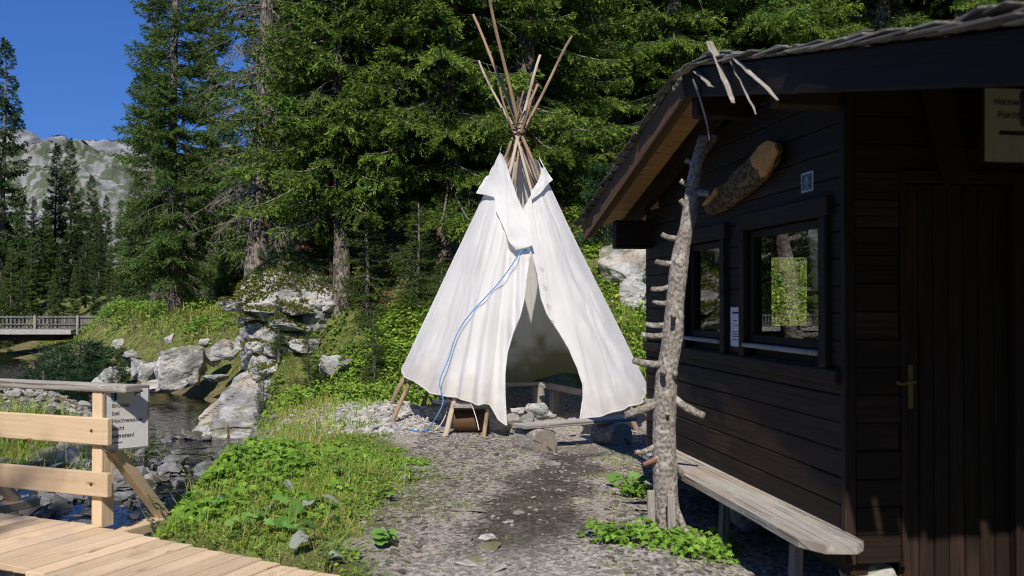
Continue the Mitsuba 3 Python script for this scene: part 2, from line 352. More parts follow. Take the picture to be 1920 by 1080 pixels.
scene['slab_wood'] = PB(lambda p, n, uv: mix((0.50, 0.22, 0.05), (0.68, 0.36, 0.10), fbm(p.x * 20, p.y * 20, p.z * 9)), .6)

# ------------------------------------------------------------------ terrain
def ss(a, b, x):
    t = np.clip((x - a) / (b - a), 0, 1); return t * t * (3 - 2 * t)
CY = np.array([-200, -20, 0, 8, 13, 19, 24, 28, 32, 45, 80, 200, 4000.])
CX = np.array([6, -5.2, -5.0, -5.1, -5.6, -7.0, -8.8, -11.8, -16.0, -25.0, -45, -110, -2400.])
def channel(x, y):
    s = x - np.interp(y, CY, CX)
    sl = np.interp(y, (CY[1:] + CY[:-1]) / 2, np.diff(CX) / np.diff(CY))
    return s / np.sqrt(1 + sl * sl)
WATER = -1.05
def H(x, y):
    x, y = np.broadcast_arrays(np.asarray(x, float), np.asarray(y, float))
    q = np.stack([x, y, 0 * x], -1)
    s = channel(x, y)
    clear = -.2 * ss(7, 14, y) + .05 * (meshkit.fbm(q * .9, 3, 1) - .5)
    clear = clear + .19 * np.exp(-((x + 2.3) ** 2 / 1.6 + (y - 16.3) ** 2 / 1.6))
    clear = clear - .13 * ss(.75, 1.7, x) * (1 - ss(10, 12, y)) + .14 * np.exp(-((x + 2.5) ** 2 / .9 + (y - 9.5) ** 2 / 4))
    far = (1.15 + .02 * (y - 30)) * (1 - ss(-16, -20.5, x) * ss(38, 44, y) * ss(66, 58, y)) - .45 * ss(-16, -20.5, x) * ss(38, 44, y) * ss(66, 58, y)
    P = clear + (far - clear) * ss(20, 31, y)
    d = y - 17.4 + .8 * (meshkit.fbm(q * .35, 2, 8) - .5) - .9 * np.exp(-((x + 3.2) ** 2) / 2) - 1.5 * np.exp(-((x + 4.3) ** 2) / .5)
    d = np.maximum(d, 0)
    hill = np.where(d < 4.4, .80 * d, 3.52 + .36 * (d - 4.4)) * ss(0, 1, d)
    hill = np.where(y > 80, hill * np.exp(-(y - 80) / 150) , hill)
    m = ss(-.262 * y, -.205 * y, x)
    R = P + hill * m + (meshkit.fbm(q * .5, 4, 2) - .5) * (.25 + .5 * ss(17, 20, y)) * ss(14, 19, y)
    wid = .9 + 2.6 * ss(21, 30, y)
    bed = -1.28 + .16 * ss(18.5, 16, y) + .22 * (meshkit.fbm(q * 1.6, 3, 4) - .35)
    b = ss(1.75, 1.75 + wid, s)
    z = bed + (R - bed) * b
    sl = -s
    L = -.62 + .035 * np.clip(sl - 3.0, 0, 60) + .25 * (meshkit.fbm(q * .6, 3, 3) - .5) + .9 * ss(26, 45, y) * ss(3, 7, sl)
    z = z - .34 * (1 - ss(.0, .10, (x + 3.30) * .555 + (y - 7.67) * .83)) * (y > 3) * ss(4.4, 5.0, y) * ss(1.2, .6, x)
    L = L + .45 * np.exp(-((x + 8.4) ** 2 / 1.6 + (y - 18.0) ** 2 / 4))
    z = np.where(s < 0, bed + (L - bed) * ss(1.9 - 1.5 * ss(17, 20, y) * ss(34, 30, y), 3.3 - 1.3 * ss(17, 20, y) * ss(34, 30, y), sl), z)
    return z
def spaced(lo, d0, d1, hi, fine, grow=1.18):
    mid = np.arange(d0, d1 + 1e-6, fine); a, st = [d0], fine
    while a[-1] > lo: st *= grow; a.append(a[-1] - st)
    b, st = [d1], fine
    while b[-1] < hi: st *= grow; b.append(b[-1] + st)
    return np.r_[a[:0:-1], mid, b[1:]]
gx, gy = spaced(-3000, -11, 6.5, 3000, .11), spaced(-400, 4.4, 26, 5000, .12)
GX, GY = np.meshgrid(gx, gy, indexing='ij')
GZ = H(GX, GY)
gv = np.stack([GX, GY, GZ], -1).reshape(-1, 3)
i, j = np.meshgrid(np.arange(len(gx) - 1), np.arange(len(gy) - 1), indexing='ij')
a = (i * len(gy) + j).ravel(); b_ = a + len(gy)
quads = np.stack([a, b_, b_ + 1, a + 1], 1)
cen = gv[quads].mean(1)
sch = channel(cen[:, 0], cen[:, 1])
reg = np.zeros(len(quads), int)
reg[(trodden(cen[:, 0], cen[:, 1]) > .5) & (cen[:, 1] < 17.8) & (cen[:, 1] > 3)] = 1
reg[(np.abs(sch) < 2.3) & (cen[:, 2] < -.55)] = 2
reg[(cen[:, 1] > 17.6) & (cen[:, 0] > -.25 * cen[:, 1]) & (reg == 0)] = 3
for k, name in enumerate(('ground', 'footpath', 'stream_bed', 'hillside')):
    q = quads[reg == k]
    u, inv = np.unique(q, return_inverse=True)
    # shared normals of the whole sheet would be lost at the seams, so each piece keeps flat faces; the relief is in the material
    put(name, (gv[u], inv.reshape(q.shape)), 'ground_mat', smooth=True, kind='structure',
        label={'ground': 'grassy soil of the clearing', 'footpath': 'trodden path of wood chips, gravel and dark soil', 'stream_bed': 'stony bed of the mountain stream', 'hillside': 'steep wooded hillside behind the tent'}[name])
# the water of the stream
wy = np.arange(2, 60, .35); ww = np.linspace(-3.0, 3.4, 24)
WX = np.interp(wy, CY, CX)[:, None] + ww[None]
wv = np.stack([WX, np.repeat(wy[:, None], len(ww), 1), np.full_like(WX, WATER)], -1).reshape(-1, 3)
i, j = np.meshgrid(np.arange(len(wy) - 1), np.arange(len(ww) - 1), indexing='ij')
a = (i * len(ww) + j).ravel()
put('stream', (wv, np.stack([a, a + 1, a + 1 + len(ww), a + len(ww)], 1)), 'water_mat', kind='structure', uv=wv[:, :2], label='shallow clear mountain stream')

# mountain and far ridge
def mountain(name, D0, D1, prof, mat, seed, rough, label):
    us = np.linspace(-500, 800, 540); ds = np.linspace(0, 1, 90)
    top = np.interp(us, [p[0] for p in prof], [p[1] for p in prof])
    U, S = np.meshgrid(us, ds, indexing='ij')
    D = D0 + (D1 - D0) * S
    crest = (HZ - top[:, None]) / F * D1 + EYE
    z = crest * S ** .75
    x = (U - 960) / F * D
    n = meshkit.fbm(np.stack([x, D, z], -1) / (D1 * .024), 5, seed) - .5
    r = np.abs(meshkit.fbm(np.stack([x, D * .4, z], -1) / (D1 * .013), 4, seed + 5) - .5)
    z = z + (n * 1.2 - r * .8) * rough * (.25 + .75 * S) * np.minimum(1, S * 3)
    v = np.stack([x, D, z], -1).reshape(-1, 3)
    back = v.reshape(len(us), len(ds), 3)[:, -1].copy(); back[:, 1] += D1 * .2; back[:, 2] = -20
    v = np.concatenate([v.reshape(len(us), len(ds), 3), back[:, None]], 1); nd = len(ds) + 1
    i, j = np.meshgrid(np.arange(len(us) - 1), np.arange(nd - 1), indexing='ij'); a = (i * nd + j).ravel()
    put(name, (v.reshape(-1, 3), np.stack([a, a + nd, a + nd + 1, a + 1], 1)), mat, smooth=True, kind='structure', label=label)
mountain('mountain', 900, 2300, [(-900, 200), (-200, 250), (0, 284), (60, 276), (130, 270), (190, 282), (250, 300), (330, 330), (500, 380), (900, 430), (1900, 470)], 'mountain_mat', 3, 60, 'green alpine slope streaked with pale scree')
mountain('mountain_ridge', 3800, 4800, [(-900, 220), (-100, 235), (0, 240), (60, 244), (75, 256), (110, 258), (150, 255), (180, 258), (205, 262), (240, 262), (300, 300), (430, 268), (520, 320), (900, 420), (1900, 480)], 'ridge_mat', 9, 90, 'bare grey limestone ridge')

# ------------------------------------------------------------------ rocks: the outcrop over the stream, boulders, stones
oc = 'rock_outcrop'
tag(oc, 'jagged grey limestone outcrop overhanging the stream, topped with moss and trees', 'rock outcrop')
blocks = [  # u, v, D, half sizes x y z
    (500, 577, 20.75, .62, .6, .17), (431, 573, 20.9, .25, .35, .22), (548, 583, 20.6, .50, .6, .20), (540, 607, 20.5, .52, .5, .20), (468, 600, 20.7, .22, .3, .14), (575, 640, 20.6, .4, .5, .3)]
for k, (u, v, D, a, b, c) in enumerate(blocks):
    m = rock(at(u, v, D), (a, b, c), 40 + k, 4, .16, 12, rot=0.15 * math.sin(k * 2.1))
    put(oc + '__block', m, 'rock', smooth=28)
def cell(i, j, seed):
    h = (i.astype(np.int64) * 374761393 + j.astype(np.int64) * 668265263 + seed * 144665) & 0xFFFFFFFF
    h = ((h ^ (h >> 13)) * 1274126177) & 0xFFFFFFFF
    return ((h ^ (h >> 16)) & 0xFFFF) / 65535.0
wl = smoothpath([(-5.3, 24.0), (-5.85, 22.3), (-5.72, 21.0), (-5.15, 20.5), (-4.5, 20.45), (-3.9, 20.75), (-3.45, 21.5), (-3.2, 22.8)], 260)
wz = np.linspace(-1.6, 2.75, 190)
s1 = np.linspace(0, 1, 260)
zl_ = [-1.6, -1.0, -.6, -.2, .2, .6, 1.0, 1.25, 1.5, 1.65, 1.9, 2.3, 2.75]
offL = np.interp(wz, zl_, [1.35, .95, .55, .12, -.10, -.16, -.12, -.14, .05, .10, -.12, -.45, -1.1])
offR = np.interp(wz, zl_, [.30, .22, .12, .05, .0, -.05, -.12, -.2, -.05, .0, -.2, -.55, -1.1])
lr = ss(.42, .66, s1)[:, None]
base_off = offL[None] * (1 - lr) + offR[None] * lr
nrm = unit(np.stack([np.gradient(wl[:, 1]), -np.gradient(wl[:, 0])], 1)); nrm *= np.sign((nrm * (wl - [-4.7, 22.6])).sum(1, keepdims=True))
W_, Z_ = np.meshgrid(s1 * 5.2, wz, indexing='ij')
P3_ = np.stack([W_, Z_, 0 * W_], -1)
wob = meshkit.fbm(P3_ * 1.1, 3, 4) - .5
zz_ = Z_ * 1.9 + W_ * .50 + (meshkit.fbm(P3_ * .8, 2, 14) - .5) * 3.4; row = np.floor(zz_)
ww_ = W_ * 1.35 - Z_ * .4 + cell(row, row * 0, 3) * 5 + wob * 1.1; col = np.floor(ww_)
blocky = cell(row, col, 7) - .5
joint = np.minimum(np.minimum(zz_ - row, 1 - zz_ + row) * .8, np.minimum(ww_ - col, 1 - ww_ + col))
slabz = ss(.25, -.25, Z_) * (1 - lr)
disp = blocky * (.24 - .14 * slabz) - .07 * ss(.08, .0, joint) * (1 - .6 * slabz) + (meshkit.fbm(P3_ * 2.0, 4, 6) - .5) * .50 + (meshkit.fbm(P3_ * 8, 3, 9) - .5) * .09
O_ = base_off + disp
FX = np.stack([wl[:, None, 0] + nrm[:, None, 0] * O_, wl[:, None, 1] + nrm[:, None, 1] * O_, Z_ + .12 * wob], -1)
i, j = np.meshgrid(np.arange(259), np.arange(189), indexing='ij'); a = (i * 190 + j).ravel()
put(oc + '__face', (FX.reshape(-1, 3), np.stack([a, a + 190, a + 191, a + 1], 1)), 'rock', smooth=32, label='craggy pale rock face sloping into the stream')
put(oc + '__turf', rock((-4.75, 22.6, 1.75), (1.35, 1.75, .95), 91, 4, .14, 22), 'ground_mat', smooth=40, label='mossy soil hump on the outcrop')
# grassy hump and moss that cover the outcrop's top are scattered below
slope_rocks = []
def boulder(u, v, D, a, b, c, seed, label, group=None, sub=3, rough=.15):
    slope_rocks.append((at(u, v, D), max(a, c)))
    k = thing('boulder', label, 'boulder', group)
    if not group:
        Ds = np.linspace(14, 28, 700); zs = EYE + (HZ - v - 12) / F * Ds; hit = np.argmax(zs < H((u - 960) / F * Ds, Ds)); D = Ds[hit] if hit else D
    put(k, rock(at(u, v, D), (a, b, c), seed, sub, rough, 12), 'rock', smooth=30)
boulder(1170, 515, 20.6, .62, .6, .95, 71, 'large pale rock face on the slope between the tent and the hut eave', sub=4)
boulder(1192, 560, 20.1, .36, .45, .55, 90, 'grey rock low on the slope beside the far hut corner')
boulder(625, 690, 18.3, .34, .4, .36, 72, 'rough grey rock in the greenery left of the tent')
boulder(655, 678, 18.6, .22, .3, .2, 73, 'small pale rock right behind the rough grey rock by the tent')
far_bank = [(330, 690, 30, .75, .7, .75), (285, 700, 29, .6, .6, .55), (262, 690, 30, .6, .6, .5), (395, 668, 28.5, .7, .6, .45), (365, 690, 28, .55, .6, .4), (330, 640, 33, .45, .5, .45), (248, 668, 33, .42, .4, .36), (222, 700, 31, .7, .6, .35), (425, 655, 27, .6, .6, .5), (300, 725, 28, .9, .8, .3), (205, 712, 30.5, .75, .7, .6), (345, 715, 27.5, .45, .5, .3), (220, 645, 36, .4, .4, .4), (275, 632, 38, .3, .3, .3), (385, 640, 31, .3, .3, .22), (460, 640, 25, .5, .5, .4), (400, 708, 26.5, .6, .5, .22)]
words_ = ['pale boulder topping the far stream bank', 'blocky grey boulder on the far stream bank', 'grey boulder beside the concrete block', 'low light boulder right of the concrete block', 'cracked boulder at the foot of the concrete block', 'upright pale boulder in the grass above the bank', 'rounded boulder half sunk in the bank grass', 'dark wet boulder at the far waterline', 'broad boulder under the outcrop foot', 'flat grey slab at the pool edge', 'shadowed boulder below the bank bushes', 'small square boulder at the pool edge', 'small boulder high in the bank grass', 'smallest boulder near the fence end', 'little boulder lying in bright grass', 'boulder wedged against the outcrop', 'low pale ledge of rock above the pool']
for k, (u, v, D, a, b, c) in enumerate(far_bank):
    boulder(u, v, D, a * .82, b * .8, c * .78, 120 + k, words_[k], 'boulders on the far stream bank')
k = thing('concrete_block', 'weathered squared block of stone in the far bank above the pool', 'stone block')
p = at(338, 690, 27.6)
bv = trimesh.creation.box(extents=(1.15, .9, 1.15)); bv = bv.subdivide().subdivide().subdivide().subdivide(); v, f = V(bv)
v = v * (1 - .22 * (np.abs(v) / .57).prod(1, keepdims=True)) * [1, 1, 1] + [0, 0, .15] * v[:, :1]
v = v + unit(v) * ((meshkit.fbm(v * 2.5, 4, 5) - .5) * .34)[:, None]
R_ = trimesh.transformations.rotation_matrix(.5, [0, .15, 1])[:3, :3]
put(k, (v @ R_.T + p, f), 'rock', smooth=40)
# gravel bar and stones in the stream
sr = np.random.default_rng(5)
for k in range(80):
    if k < 12:
        u, v = sr.uniform(60, 175), sr.uniform(836, 878); big = sr.uniform(.12, .34)
    elif k < 74:
        u, v = sr.uniform(0, 450), sr.uniform(838, 968); big = sr.uniform(.08, .26)
        if u > 300 and v > 900: u -= 120
    else:
        u, v = sr.uniform(270, 450), sr.uniform(790, 830); big = sr.uniform(.07, .16)
    D = (EYE - WATER - .02) * F / (v - HZ)
    kk = thing('stream_stone', 'wet grey stone standing in the shallow stream', 'stone', 'stones in the stream')
    put(kk, rock(at(u, v, D), (big * sr.uniform(.9, 1.5), big, big * sr.uniform(.45, .8)), 300 + k, 2, .14), 'wet_shaded_rock', smooth=35)
for k, (u, v, s_) in enumerate([(150, 862, .42), (95, 858, .30), (320, 817, .15), (365, 818, .17), (330, 870, .24), (210, 690, .3)]):
    D = (EYE - WATER - .05) * F / (v - HZ)
    if v < 700: continue
    kk = thing('stream_stone', ['large pale boulder on the gravel bar under the footbridge rail', 'smaller pale boulder left on the gravel bar', 'round cream stone in the pool', 'grey stone in the pool right of the cream one', 'dark grey boulder in the rapids by the warning sign brace', ''][k], 'stone')
    put(kk, rock(at(u, v, D), (s_ * 1.3, s_, s_ * .75), 360 + k, 3, .14), 'wet_shaded_rock', smooth=35)

def pebbles(xy, size, seed, flat=.55, sub=0):
    """loose stones on the ground as one mesh, uv.x a random number for each"""
    r = np.random.default_rng(seed)
    base = [V(trimesh.convex.convex_hull(unit(r.normal(size=(9, 3))) * r.uniform(.7, 1, (9, 1)))) for _ in range(5)]
    vs, fs, us, n = [], [], [], 0
    z = H(xy[:, 0], xy[:, 1])
    for (x, y), zz, s in zip(xy, z, size):
        v, f = base[r.integers(5)]
        a = r.uniform(0, 6.28); c, si = math.cos(a), math.sin(a)
        w = v * [s * r.uniform(.7, 1.3), s * r.uniform(.6, 1), s * flat]
        w = np.stack([w[:, 0] * c - w[:, 1] * si, w[:, 0] * si + w[:, 1] * c, w[:, 2]], 1) + [x, y, zz + s * flat * .35]
        vs.append(w); fs.append(f + n); us.append(np.full((len(w), 2), r.uniform())); n += len(w)
    return (np.vstack(vs), np.vstack(fs)), np.vstack(us)
g = np.random.default_rng(8)
xy = np.stack([g.normal(-2.55, .75, 2300), g.normal(15.3, .75, 2300)], 1)
xy = xy[np.hypot((xy[:, 0] + 2.5) / 1.45, (xy[:, 1] - 15.4) / 1.5) + .35 * (meshkit.noise(np.c_[xy * 1.5, xy[:, :1] * 0], 2) - .5) < 1]
m, uv = pebbles(xy, g.gamma(3, .013, len(xy)) + .012, 2)
put('gravel', m, 'pebble', uv=uv, label='patch of pale broken limestone gravel beside the tent', kind='stuff')
xy = np.stack([g.uniform(-1.1, 2.4, 3000), g.uniform(5.2, 13.5, 3000)], 1); xy = xy[trodden(xy[:, 0], xy[:, 1]) > .4]
near = np.exp(-((xy[:, 0] - .7) ** 2 / 2 + (xy[:, 1] - 5.9) ** 2 / .8)); keep = g.uniform(size=len(xy)) < .35 + .9 * near
xy = xy[keep]
m, uv = pebbles(xy, g.gamma(2, .006, len(xy)) + .006, 3)
put('pebbles', m, 'bar_pebble', uv=uv, label='small grey pebbles strewn over the path', kind='stuff')
xy = np.stack([g.uniform(-1.3, 2.0, 20000), g.uniform(5.2, 15.0, 20000)], 1)
soil_d = np.abs(xy[:, 0] - (.12 + .135 * (xy[:, 1] - 7.6)))
xy = xy[(trodden(xy[:, 0], xy[:, 1]) > .45) & (g.uniform(size=len(xy)) < np.where(soil_d < .6, .07, .85))]
m, uv = pebbles(xy, g.gamma(3, .0065, len(xy)) + .008, 4, flat=.20)
put('wood_chips', m, 'wood_chip', uv=uv, label='brown wood chips covering the path', kind='stuff')
xy = np.stack([g.uniform(-9.5, -2.6, 5200), g.uniform(8.5, 23, 5200)], 1); s_ = np.abs(channel(xy[:, 0], xy[:, 1])); xy = xy[(s_ < 2.5)]
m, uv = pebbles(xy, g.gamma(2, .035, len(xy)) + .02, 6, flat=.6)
put('stream_shingle', m, 'wet_shaded_pebble', uv=uv, label='grey shingle covering the stream bed', kind='stuff')
xy = np.stack([g.uniform(-14, -6.5, 9000), g.uniform(16.0, 31, 9000)], 1); s_ = channel(xy[:, 0], xy[:, 1]); xy = xy[(s_ < -.5) & (s_ > -3.0) & (np.hypot((xy[:, 0] + 8.4) / 1.5, (xy[:, 1] - 18) / 2.2) > 1) & (g.uniform(size=len(xy)) < .7)]
m, uv = pebbles(xy, g.gamma(2, .03, len(xy)) + .025, 7, flat=.55)
put('gravel_bar', m, 'bar_pebble', uv=uv, label='pale gravel bar along the far side of the stream', kind='stuff')
for k, (u, v, s_, lab) in enumerate([(890, 1060, .115, 'flat pale stone sunk in the path at the front'), (915, 1032, .10, 'grey stone beside the flat pale stone in the path'), (918, 1010, .07, 'small round stone in the middle of the path'), (955, 980, .05, 'little grey stone at the edge of the dark soil'), (1035, 852, .10, 'flat grey stone in front of the log bench'), (1085, 940, .09, 'low pale stone half buried in the dark soil'), (935, 1072, .07, 'stone at the front edge of the path'), (972, 962, .05, 'dark pebble stone in the path chips')]):
    D = 1.72 * F / (v - HZ); x = (u - 960) / F * D
    kk = thing('path_stone', lab, 'stone')
    put(kk, rock((x, D, H(x, D) + s_ * .12), (s_ * 1.35, s_, s_ * .42), 400 + k, 2, .12), 'rock', smooth=35)
for k, (u, v, D, s_, lab) in enumerate([(1005, 768, 14.3, .20, 'largest pale stone of the fire ring'), (985, 781, 14.0, .13, 'white hearth stone in front of the largest one'), (960, 783, 14.0, .13, 'grey hearth stone at the ring front'), (972, 769, 14.5, .15, 'flat brownish stone lying on the fire ring'), (1025, 774, 14.3, .12, 'pale hearth stone right of the largest one'), (1036, 778, 14.1, .06, 'small hearth stone at the ring end'), (1073, 783, 13.8, .06, 'lone little stone by the tent door')]):
    P_ = at(u, v, D); P_[2] = max(H(P_[0], P_[1]) + s_ * .35, P_[2] - .02)
    kk = thing('hearth_stone', lab, 'stone', 'stones of the fire ring')
    put(kk, rock(P_, (s_ * 1.25, s_, s_ * .75), 440 + k, 3, .10), 'rock', smooth=30)

# ------------------------------------------------------------------ the tent
TC = np.array([0.12, 15.9]); ZL, Z0, R0 = 4.40, -.15, 2.17
def cone_r(z): return R0 * (ZL - z) / (ZL - Z0)
def cone_hit(u, v):
    D = np.linspace(13.2, 16.2, 1500)
    x, z = (u - 960) / F * D, EYE + (HZ - v) / F * D
    g = np.hypot(x - TC[0], D - TC[1]) - cone_r(z)
    k = np.argmax(g < 0) if (g < 0).any() else np.argmin(g)
    return math.atan2(x[k] - TC[0], -(D[k] - TC[1])), z[k]
def cone_pt(th, z, off=0.0):
    r = cone_r(z) + off
    return np.stack([TC[0] + r * np.sin(th), TC[1] - r * np.cos(th), z], -1)
tent = thing('tipi_tent', 'tall white canvas tipi with bare wooden poles crossing above its smoke hole', 'tent')
lash = np.array([TC[0] - .03, TC[1] - .05, 4.33])
POLE = [(-95, (1055, 62), 0, .045), (-65, (992, 155), 0, .04), (-30, (992, 102), 1, .045), (-14, (985, 232), 0, .035), (30, (948, 222), 1, .04), (55, (903, 25), 0, .045),
        (92, (943, 112), 1, .035), (128, (972, 160), 0, .035), (141, (957, -25), 0, .05), (-146, (1000, 170), 0, .035), (-128, (1012, 96), 0, .04)]
pole_th = np.radians(sorted(p[0] for p in POLE))
for k, (deg, tip, pale, r) in enumerate(POLE):
    th = math.radians(deg)
    base = np.array([TC[0] + 2.16 * math.sin(th), TC[1] - 2.16 * math.cos(th), 0.0])
    if deg == -95: base[:2] = -2.0, 16.05
    base[2] = H(base[0], base[1]) - .12
    a2 = k * 2.4
    mid = lash + np.array([.07 * math.cos(a2), .07 * math.sin(a2), .05 * math.sin(k * 1.7)])
    if deg == 30: base[:2] = 1.35, 14.25; mid = lash + [0.0, -.1, -.12]
    d = unit(mid - base)
    # how far beyond the crossing the pole reaches: up to the height of its tip
    t = np.linspace(.05, 3.2, 600); q = mid + t[:, None] * d
    L = t[np.argmin(np.abs(HZ - (q[:, 2] - EYE) * F / q[:, 1] - tip[1]))]
    if deg == -14: L = .12
    if deg == -128: L = .6
    tipp = mid + d * L
    n = 14; line = base + (tipp - base) * np.linspace(0, 1, n)[:, None]
    wob = np.random.default_rng(60 + k).normal(0, .010, (n, 3)); wob[0] = 0
    sag = np.zeros((n, 3)); sag[9:] += np.array([math.sin(k), math.cos(k), 0]) * (np.linspace(0, 1, 5)[:, None] ** 2) * .05
    v, f, uv = tube(smoothpath(line + wob + sag, 40), np.linspace(r * .88, r * .50, 40), 10, seed=k, rough=.08)
    put(tent + '__pole', (v, f), 'pale_pole_wood' if pale else 'pole_wood', smooth=True, uv=uv)
ring = [lash + np.array([.13 * math.cos(a), .13 * math.sin(a), -.04 + .012 * a]) for a in np.linspace(0, 18.8, 60)]
v, f, uv = tube(ring, .012, 6); put(tent + '__lashing', (v, f), 'dim_board', smooth=True, uv=uv)

def curve(pts):
    a = np.array([cone_hit(*p) for p in pts]); o = np.argsort(a[:, 1]); return a[o, 1], a[o, 0]
zL, tL = curve([(951, 283), (958, 320), (966, 360), (979, 402), (991, 440), (992, 470), (986, 520), (981, 565), (974, 595), (961, 625), (952, 660), (948, 700), (948, 740), (951, 796)])
zR, tR = curve([(1014, 295), (1006, 325), (998, 350), (986, 380), (975, 402), (983, 440), (996, 470), (1006, 510), (1014, 560), (1025, 590), (1045, 620), (1065, 655), (1080, 690), (1089, 720), (1090, 745), (1084, 784)])
hem_pts = [(951, 796), (935, 785), (918, 752), (905, 757), (885, 752), (870, 746), (840, 741), (805, 737), (785, 715)]
hemL = [cone_hit(*p) for p in hem_pts]
hemR = [cone_hit(*p) for p in [(1084, 784), (1092, 783), (1112, 782), (1130, 776), (1150, 768), (1185, 755)]]
hth = [h[0] for h in hemL] + [-1.62, -2.2, -2.7, -math.pi] ; hz = [h[1] for h in hemL] + [.66, .42, .26, .22]
o = np.argsort(hth); hth, hz = np.array(hth)[o], np.array(hz)[o]
hth2 = [h[0] for h in hemR] + [1.5, 2.2, 2.7, math.pi]; hz2 = [h[1] for h in hemR] + [.30, .34, .45, .22]
o = np.argsort(hth2); hth2, hz2 = np.array(hth2)[o], np.array(hz2)[o]
NS, NT = 420, 130
tau = np.linspace(0, 1, NT) ** .9
sig = np.linspace(0, 1, NS)
th0 = np.interp(.3, zL, tL); th1 = np.interp(.3, zR, tR) - 2 * math.pi
TH, Zm = np.zeros((NS, NT)), np.zeros((NS, NT))
for it in range(6):
    for s_i, s in enumerate(sig):
        th = TH[s_i] if it else np.full(NT, th0 + (th1 - th0) * s)
        tw = (th + math.pi) % (2 * math.pi) - math.pi
        hem = np.where(s < .5, np.interp(tw, hth, hz), np.interp(tw, hth2, hz2))[0]
        if s < .5: hem = np.interp((TH[s_i, 0] if it else th[0]), hth, hz)
        else: hem = np.interp((TH[s_i, 0] if it else th[0]) + 2 * math.pi, hth2, hz2)
        top = 3.93 + .10 * math.sin(math.pi * s)
        Zm[s_i] = hem + (top - hem) * tau
        a, b = np.interp(Zm[s_i], zL, tL), np.interp(Zm[s_i], zR, tR) - 2 * math.pi
        TH[s_i] = a + (b - a) * s
tw = (TH + math.pi) % (2 * math.pi) - math.pi
pt = np.r_[pole_th[-1] - 2 * math.pi, pole_th, pole_th[0] + 2 * math.pi]
ia = np.clip(np.searchsorted(pt, tw) - 1, 0, len(pt) - 2)
ta, tb = pt[ia], pt[ia + 1]; half = (tb - ta) / 2
poly = np.cos(half) / np.cos(tw - (ta + tb) / 2)
r = cone_r(Zm)
frac = np.clip((Zm - .2) / 3.7, 0, 1)
fold = meshkit.fbm(np.stack([TH * 4.2 + frac * 1.2, frac * .7, 0 * TH], -1), 3, 21) - .5
fold2 = np.abs(meshkit.fbm(np.stack([TH * 12.0 - frac * 2.0, frac * 1.6, 0 * TH], -1), 3, 33) - .5)
lowL = np.exp(-((tw + .17) / .28) ** 2) * (1 - frac)
lowR = np.exp(-((tw - .80) / .25) ** 2) * (1 - frac) ** 1.5
crease = np.sin((TH * 42 + np.sin(frac * 5) * 1.4 + 3 * fold)) * .046
diag = np.sin(TH * 26 + Zm * 7.5) * .5 + np.sin(TH * 17 + Zm * 11 + 1) * .5
rr = r * (1 + (poly - 1) * .80) + .085
rr = rr + r / R0 * ((fold + .12) * .20 - (fold2 - .1) * .05) + (meshkit.fbm(np.stack([TH * 26, frac * 2.2, 0 * TH], -1), 2, 44) - .5) * .012 + crease * lowL * 1.6 + fold * .22 * lowL + diag * .05 * lowR
rr = rr + .03 * np.exp(-sig[:, None] * NS / 6) * (1 - frac) + .012 * np.exp(-sig[:, None] * 40)
# the left lap lies over the right one where the door is pinned shut
rr = rr + .03 * np.exp(-(sig[:, None] / .03) ** 2) * ((Zm > 2.3) & (Zm < 3.2))
CV = np.stack([TC[0] + rr * np.sin(TH), TC[1] - rr * np.cos(TH), Zm], -1).reshape(-1, 3)
i, j = np.meshgrid(np.arange(NS - 1), np.arange(NT - 1), indexing='ij'); a = (i * NT + j).ravel()
cuv = np.stack([TH * 1.4, Zm - Zm[:, :1]], -1).reshape(-1, 2)
put(tent + '__canvas', (CV, np.stack([a, a + NT, a + NT + 1, a + 1], 1)), 'canvas', smooth=True, uv=cuv, label='white canvas cover, dirty along its scalloped hem')
# the rolled edges of the door opening and the hem
rows = CV.reshape(NS, NT, 3)
lowz = Zm[0] < 2.6
for e in (0, NS - 1):
    edge = rows[e][lowz]; v, f, uv = tube(edge + [0, -.006, 0], .012, 6)
    put(tent + '__door_seam', (v, f), 'canvas', smooth=True, uv=np.c_[uv[:, 0], 1 + 0 * uv[:, 1]])
v, f, uv = tube(rows[::2, 0], .010, 6); put(tent + '__hem', (v, f), 'canvas', smooth=True, uv=np.c_[uv[:, 0], .25 + 0 * uv[:, 1]])

def cone_sheet(key, poly_uv, off, seed, amp=.05, bend=None):
    """a loose piece of canvas hanging over the cone: its outline given on the cone's surface"""
    P = Polygon(poly_uv)
    x0, y0, x1, y1 = P.bounds
    st = 3.0
    xs, ys = np.arange(x0 - st, x1 + st, st), np.arange(y0 - st, y1 + st, st)
    pts = [p for p in ((x, y) for x in xs for y in ys) if P.buffer(-1.3).contains(Point(p))]
    L = P.exterior.length
    bd = [P.exterior.interpolate(d).coords[0] for d in np.arange(0, L, 3.0)]
    pts = np.array(bd + pts)
    from scipy.spatial import Delaunay
    tri = Delaunay(pts).simplices
    tri = tri[[P.contains(Point(pts[t].mean(0))) for t in tri]]
    w = []
    for u, v in pts:
        th, z = cone_hit(u, v)
        dist = P.exterior.distance(Point(u, v))
        o_ = off + amp * (meshkit.fbm(np.array([u * .045, v * .022, seed]), 3, seed) - .4) * 1.6
        if bend: o_ += bend(u, v)
        w.append(cone_pt(th, z, o_))
    w = np.array(w)
    put(key, (w, tri), 'canvas', smooth=True, uv=np.stack([pts[:, 0] * .012, np.full(len(pts), 1.2)], 1))
cone_sheet(tent + '__smoke_flap', [(955, 268), (944, 300), (926, 332), (908, 361), (926, 366), (937, 371), (939, 395), (948, 425), (957, 452), (968, 470), (982, 466), (995, 461), (990, 440), (983, 405), (970, 368), (961, 330), (957, 300)], .11, 3, .07, bend=lambda u, v: .10 * math.exp(-((v - 462) / 14) ** 2) + .10 * max(0, (938 - u) / 30) * (v > 330) + .02)
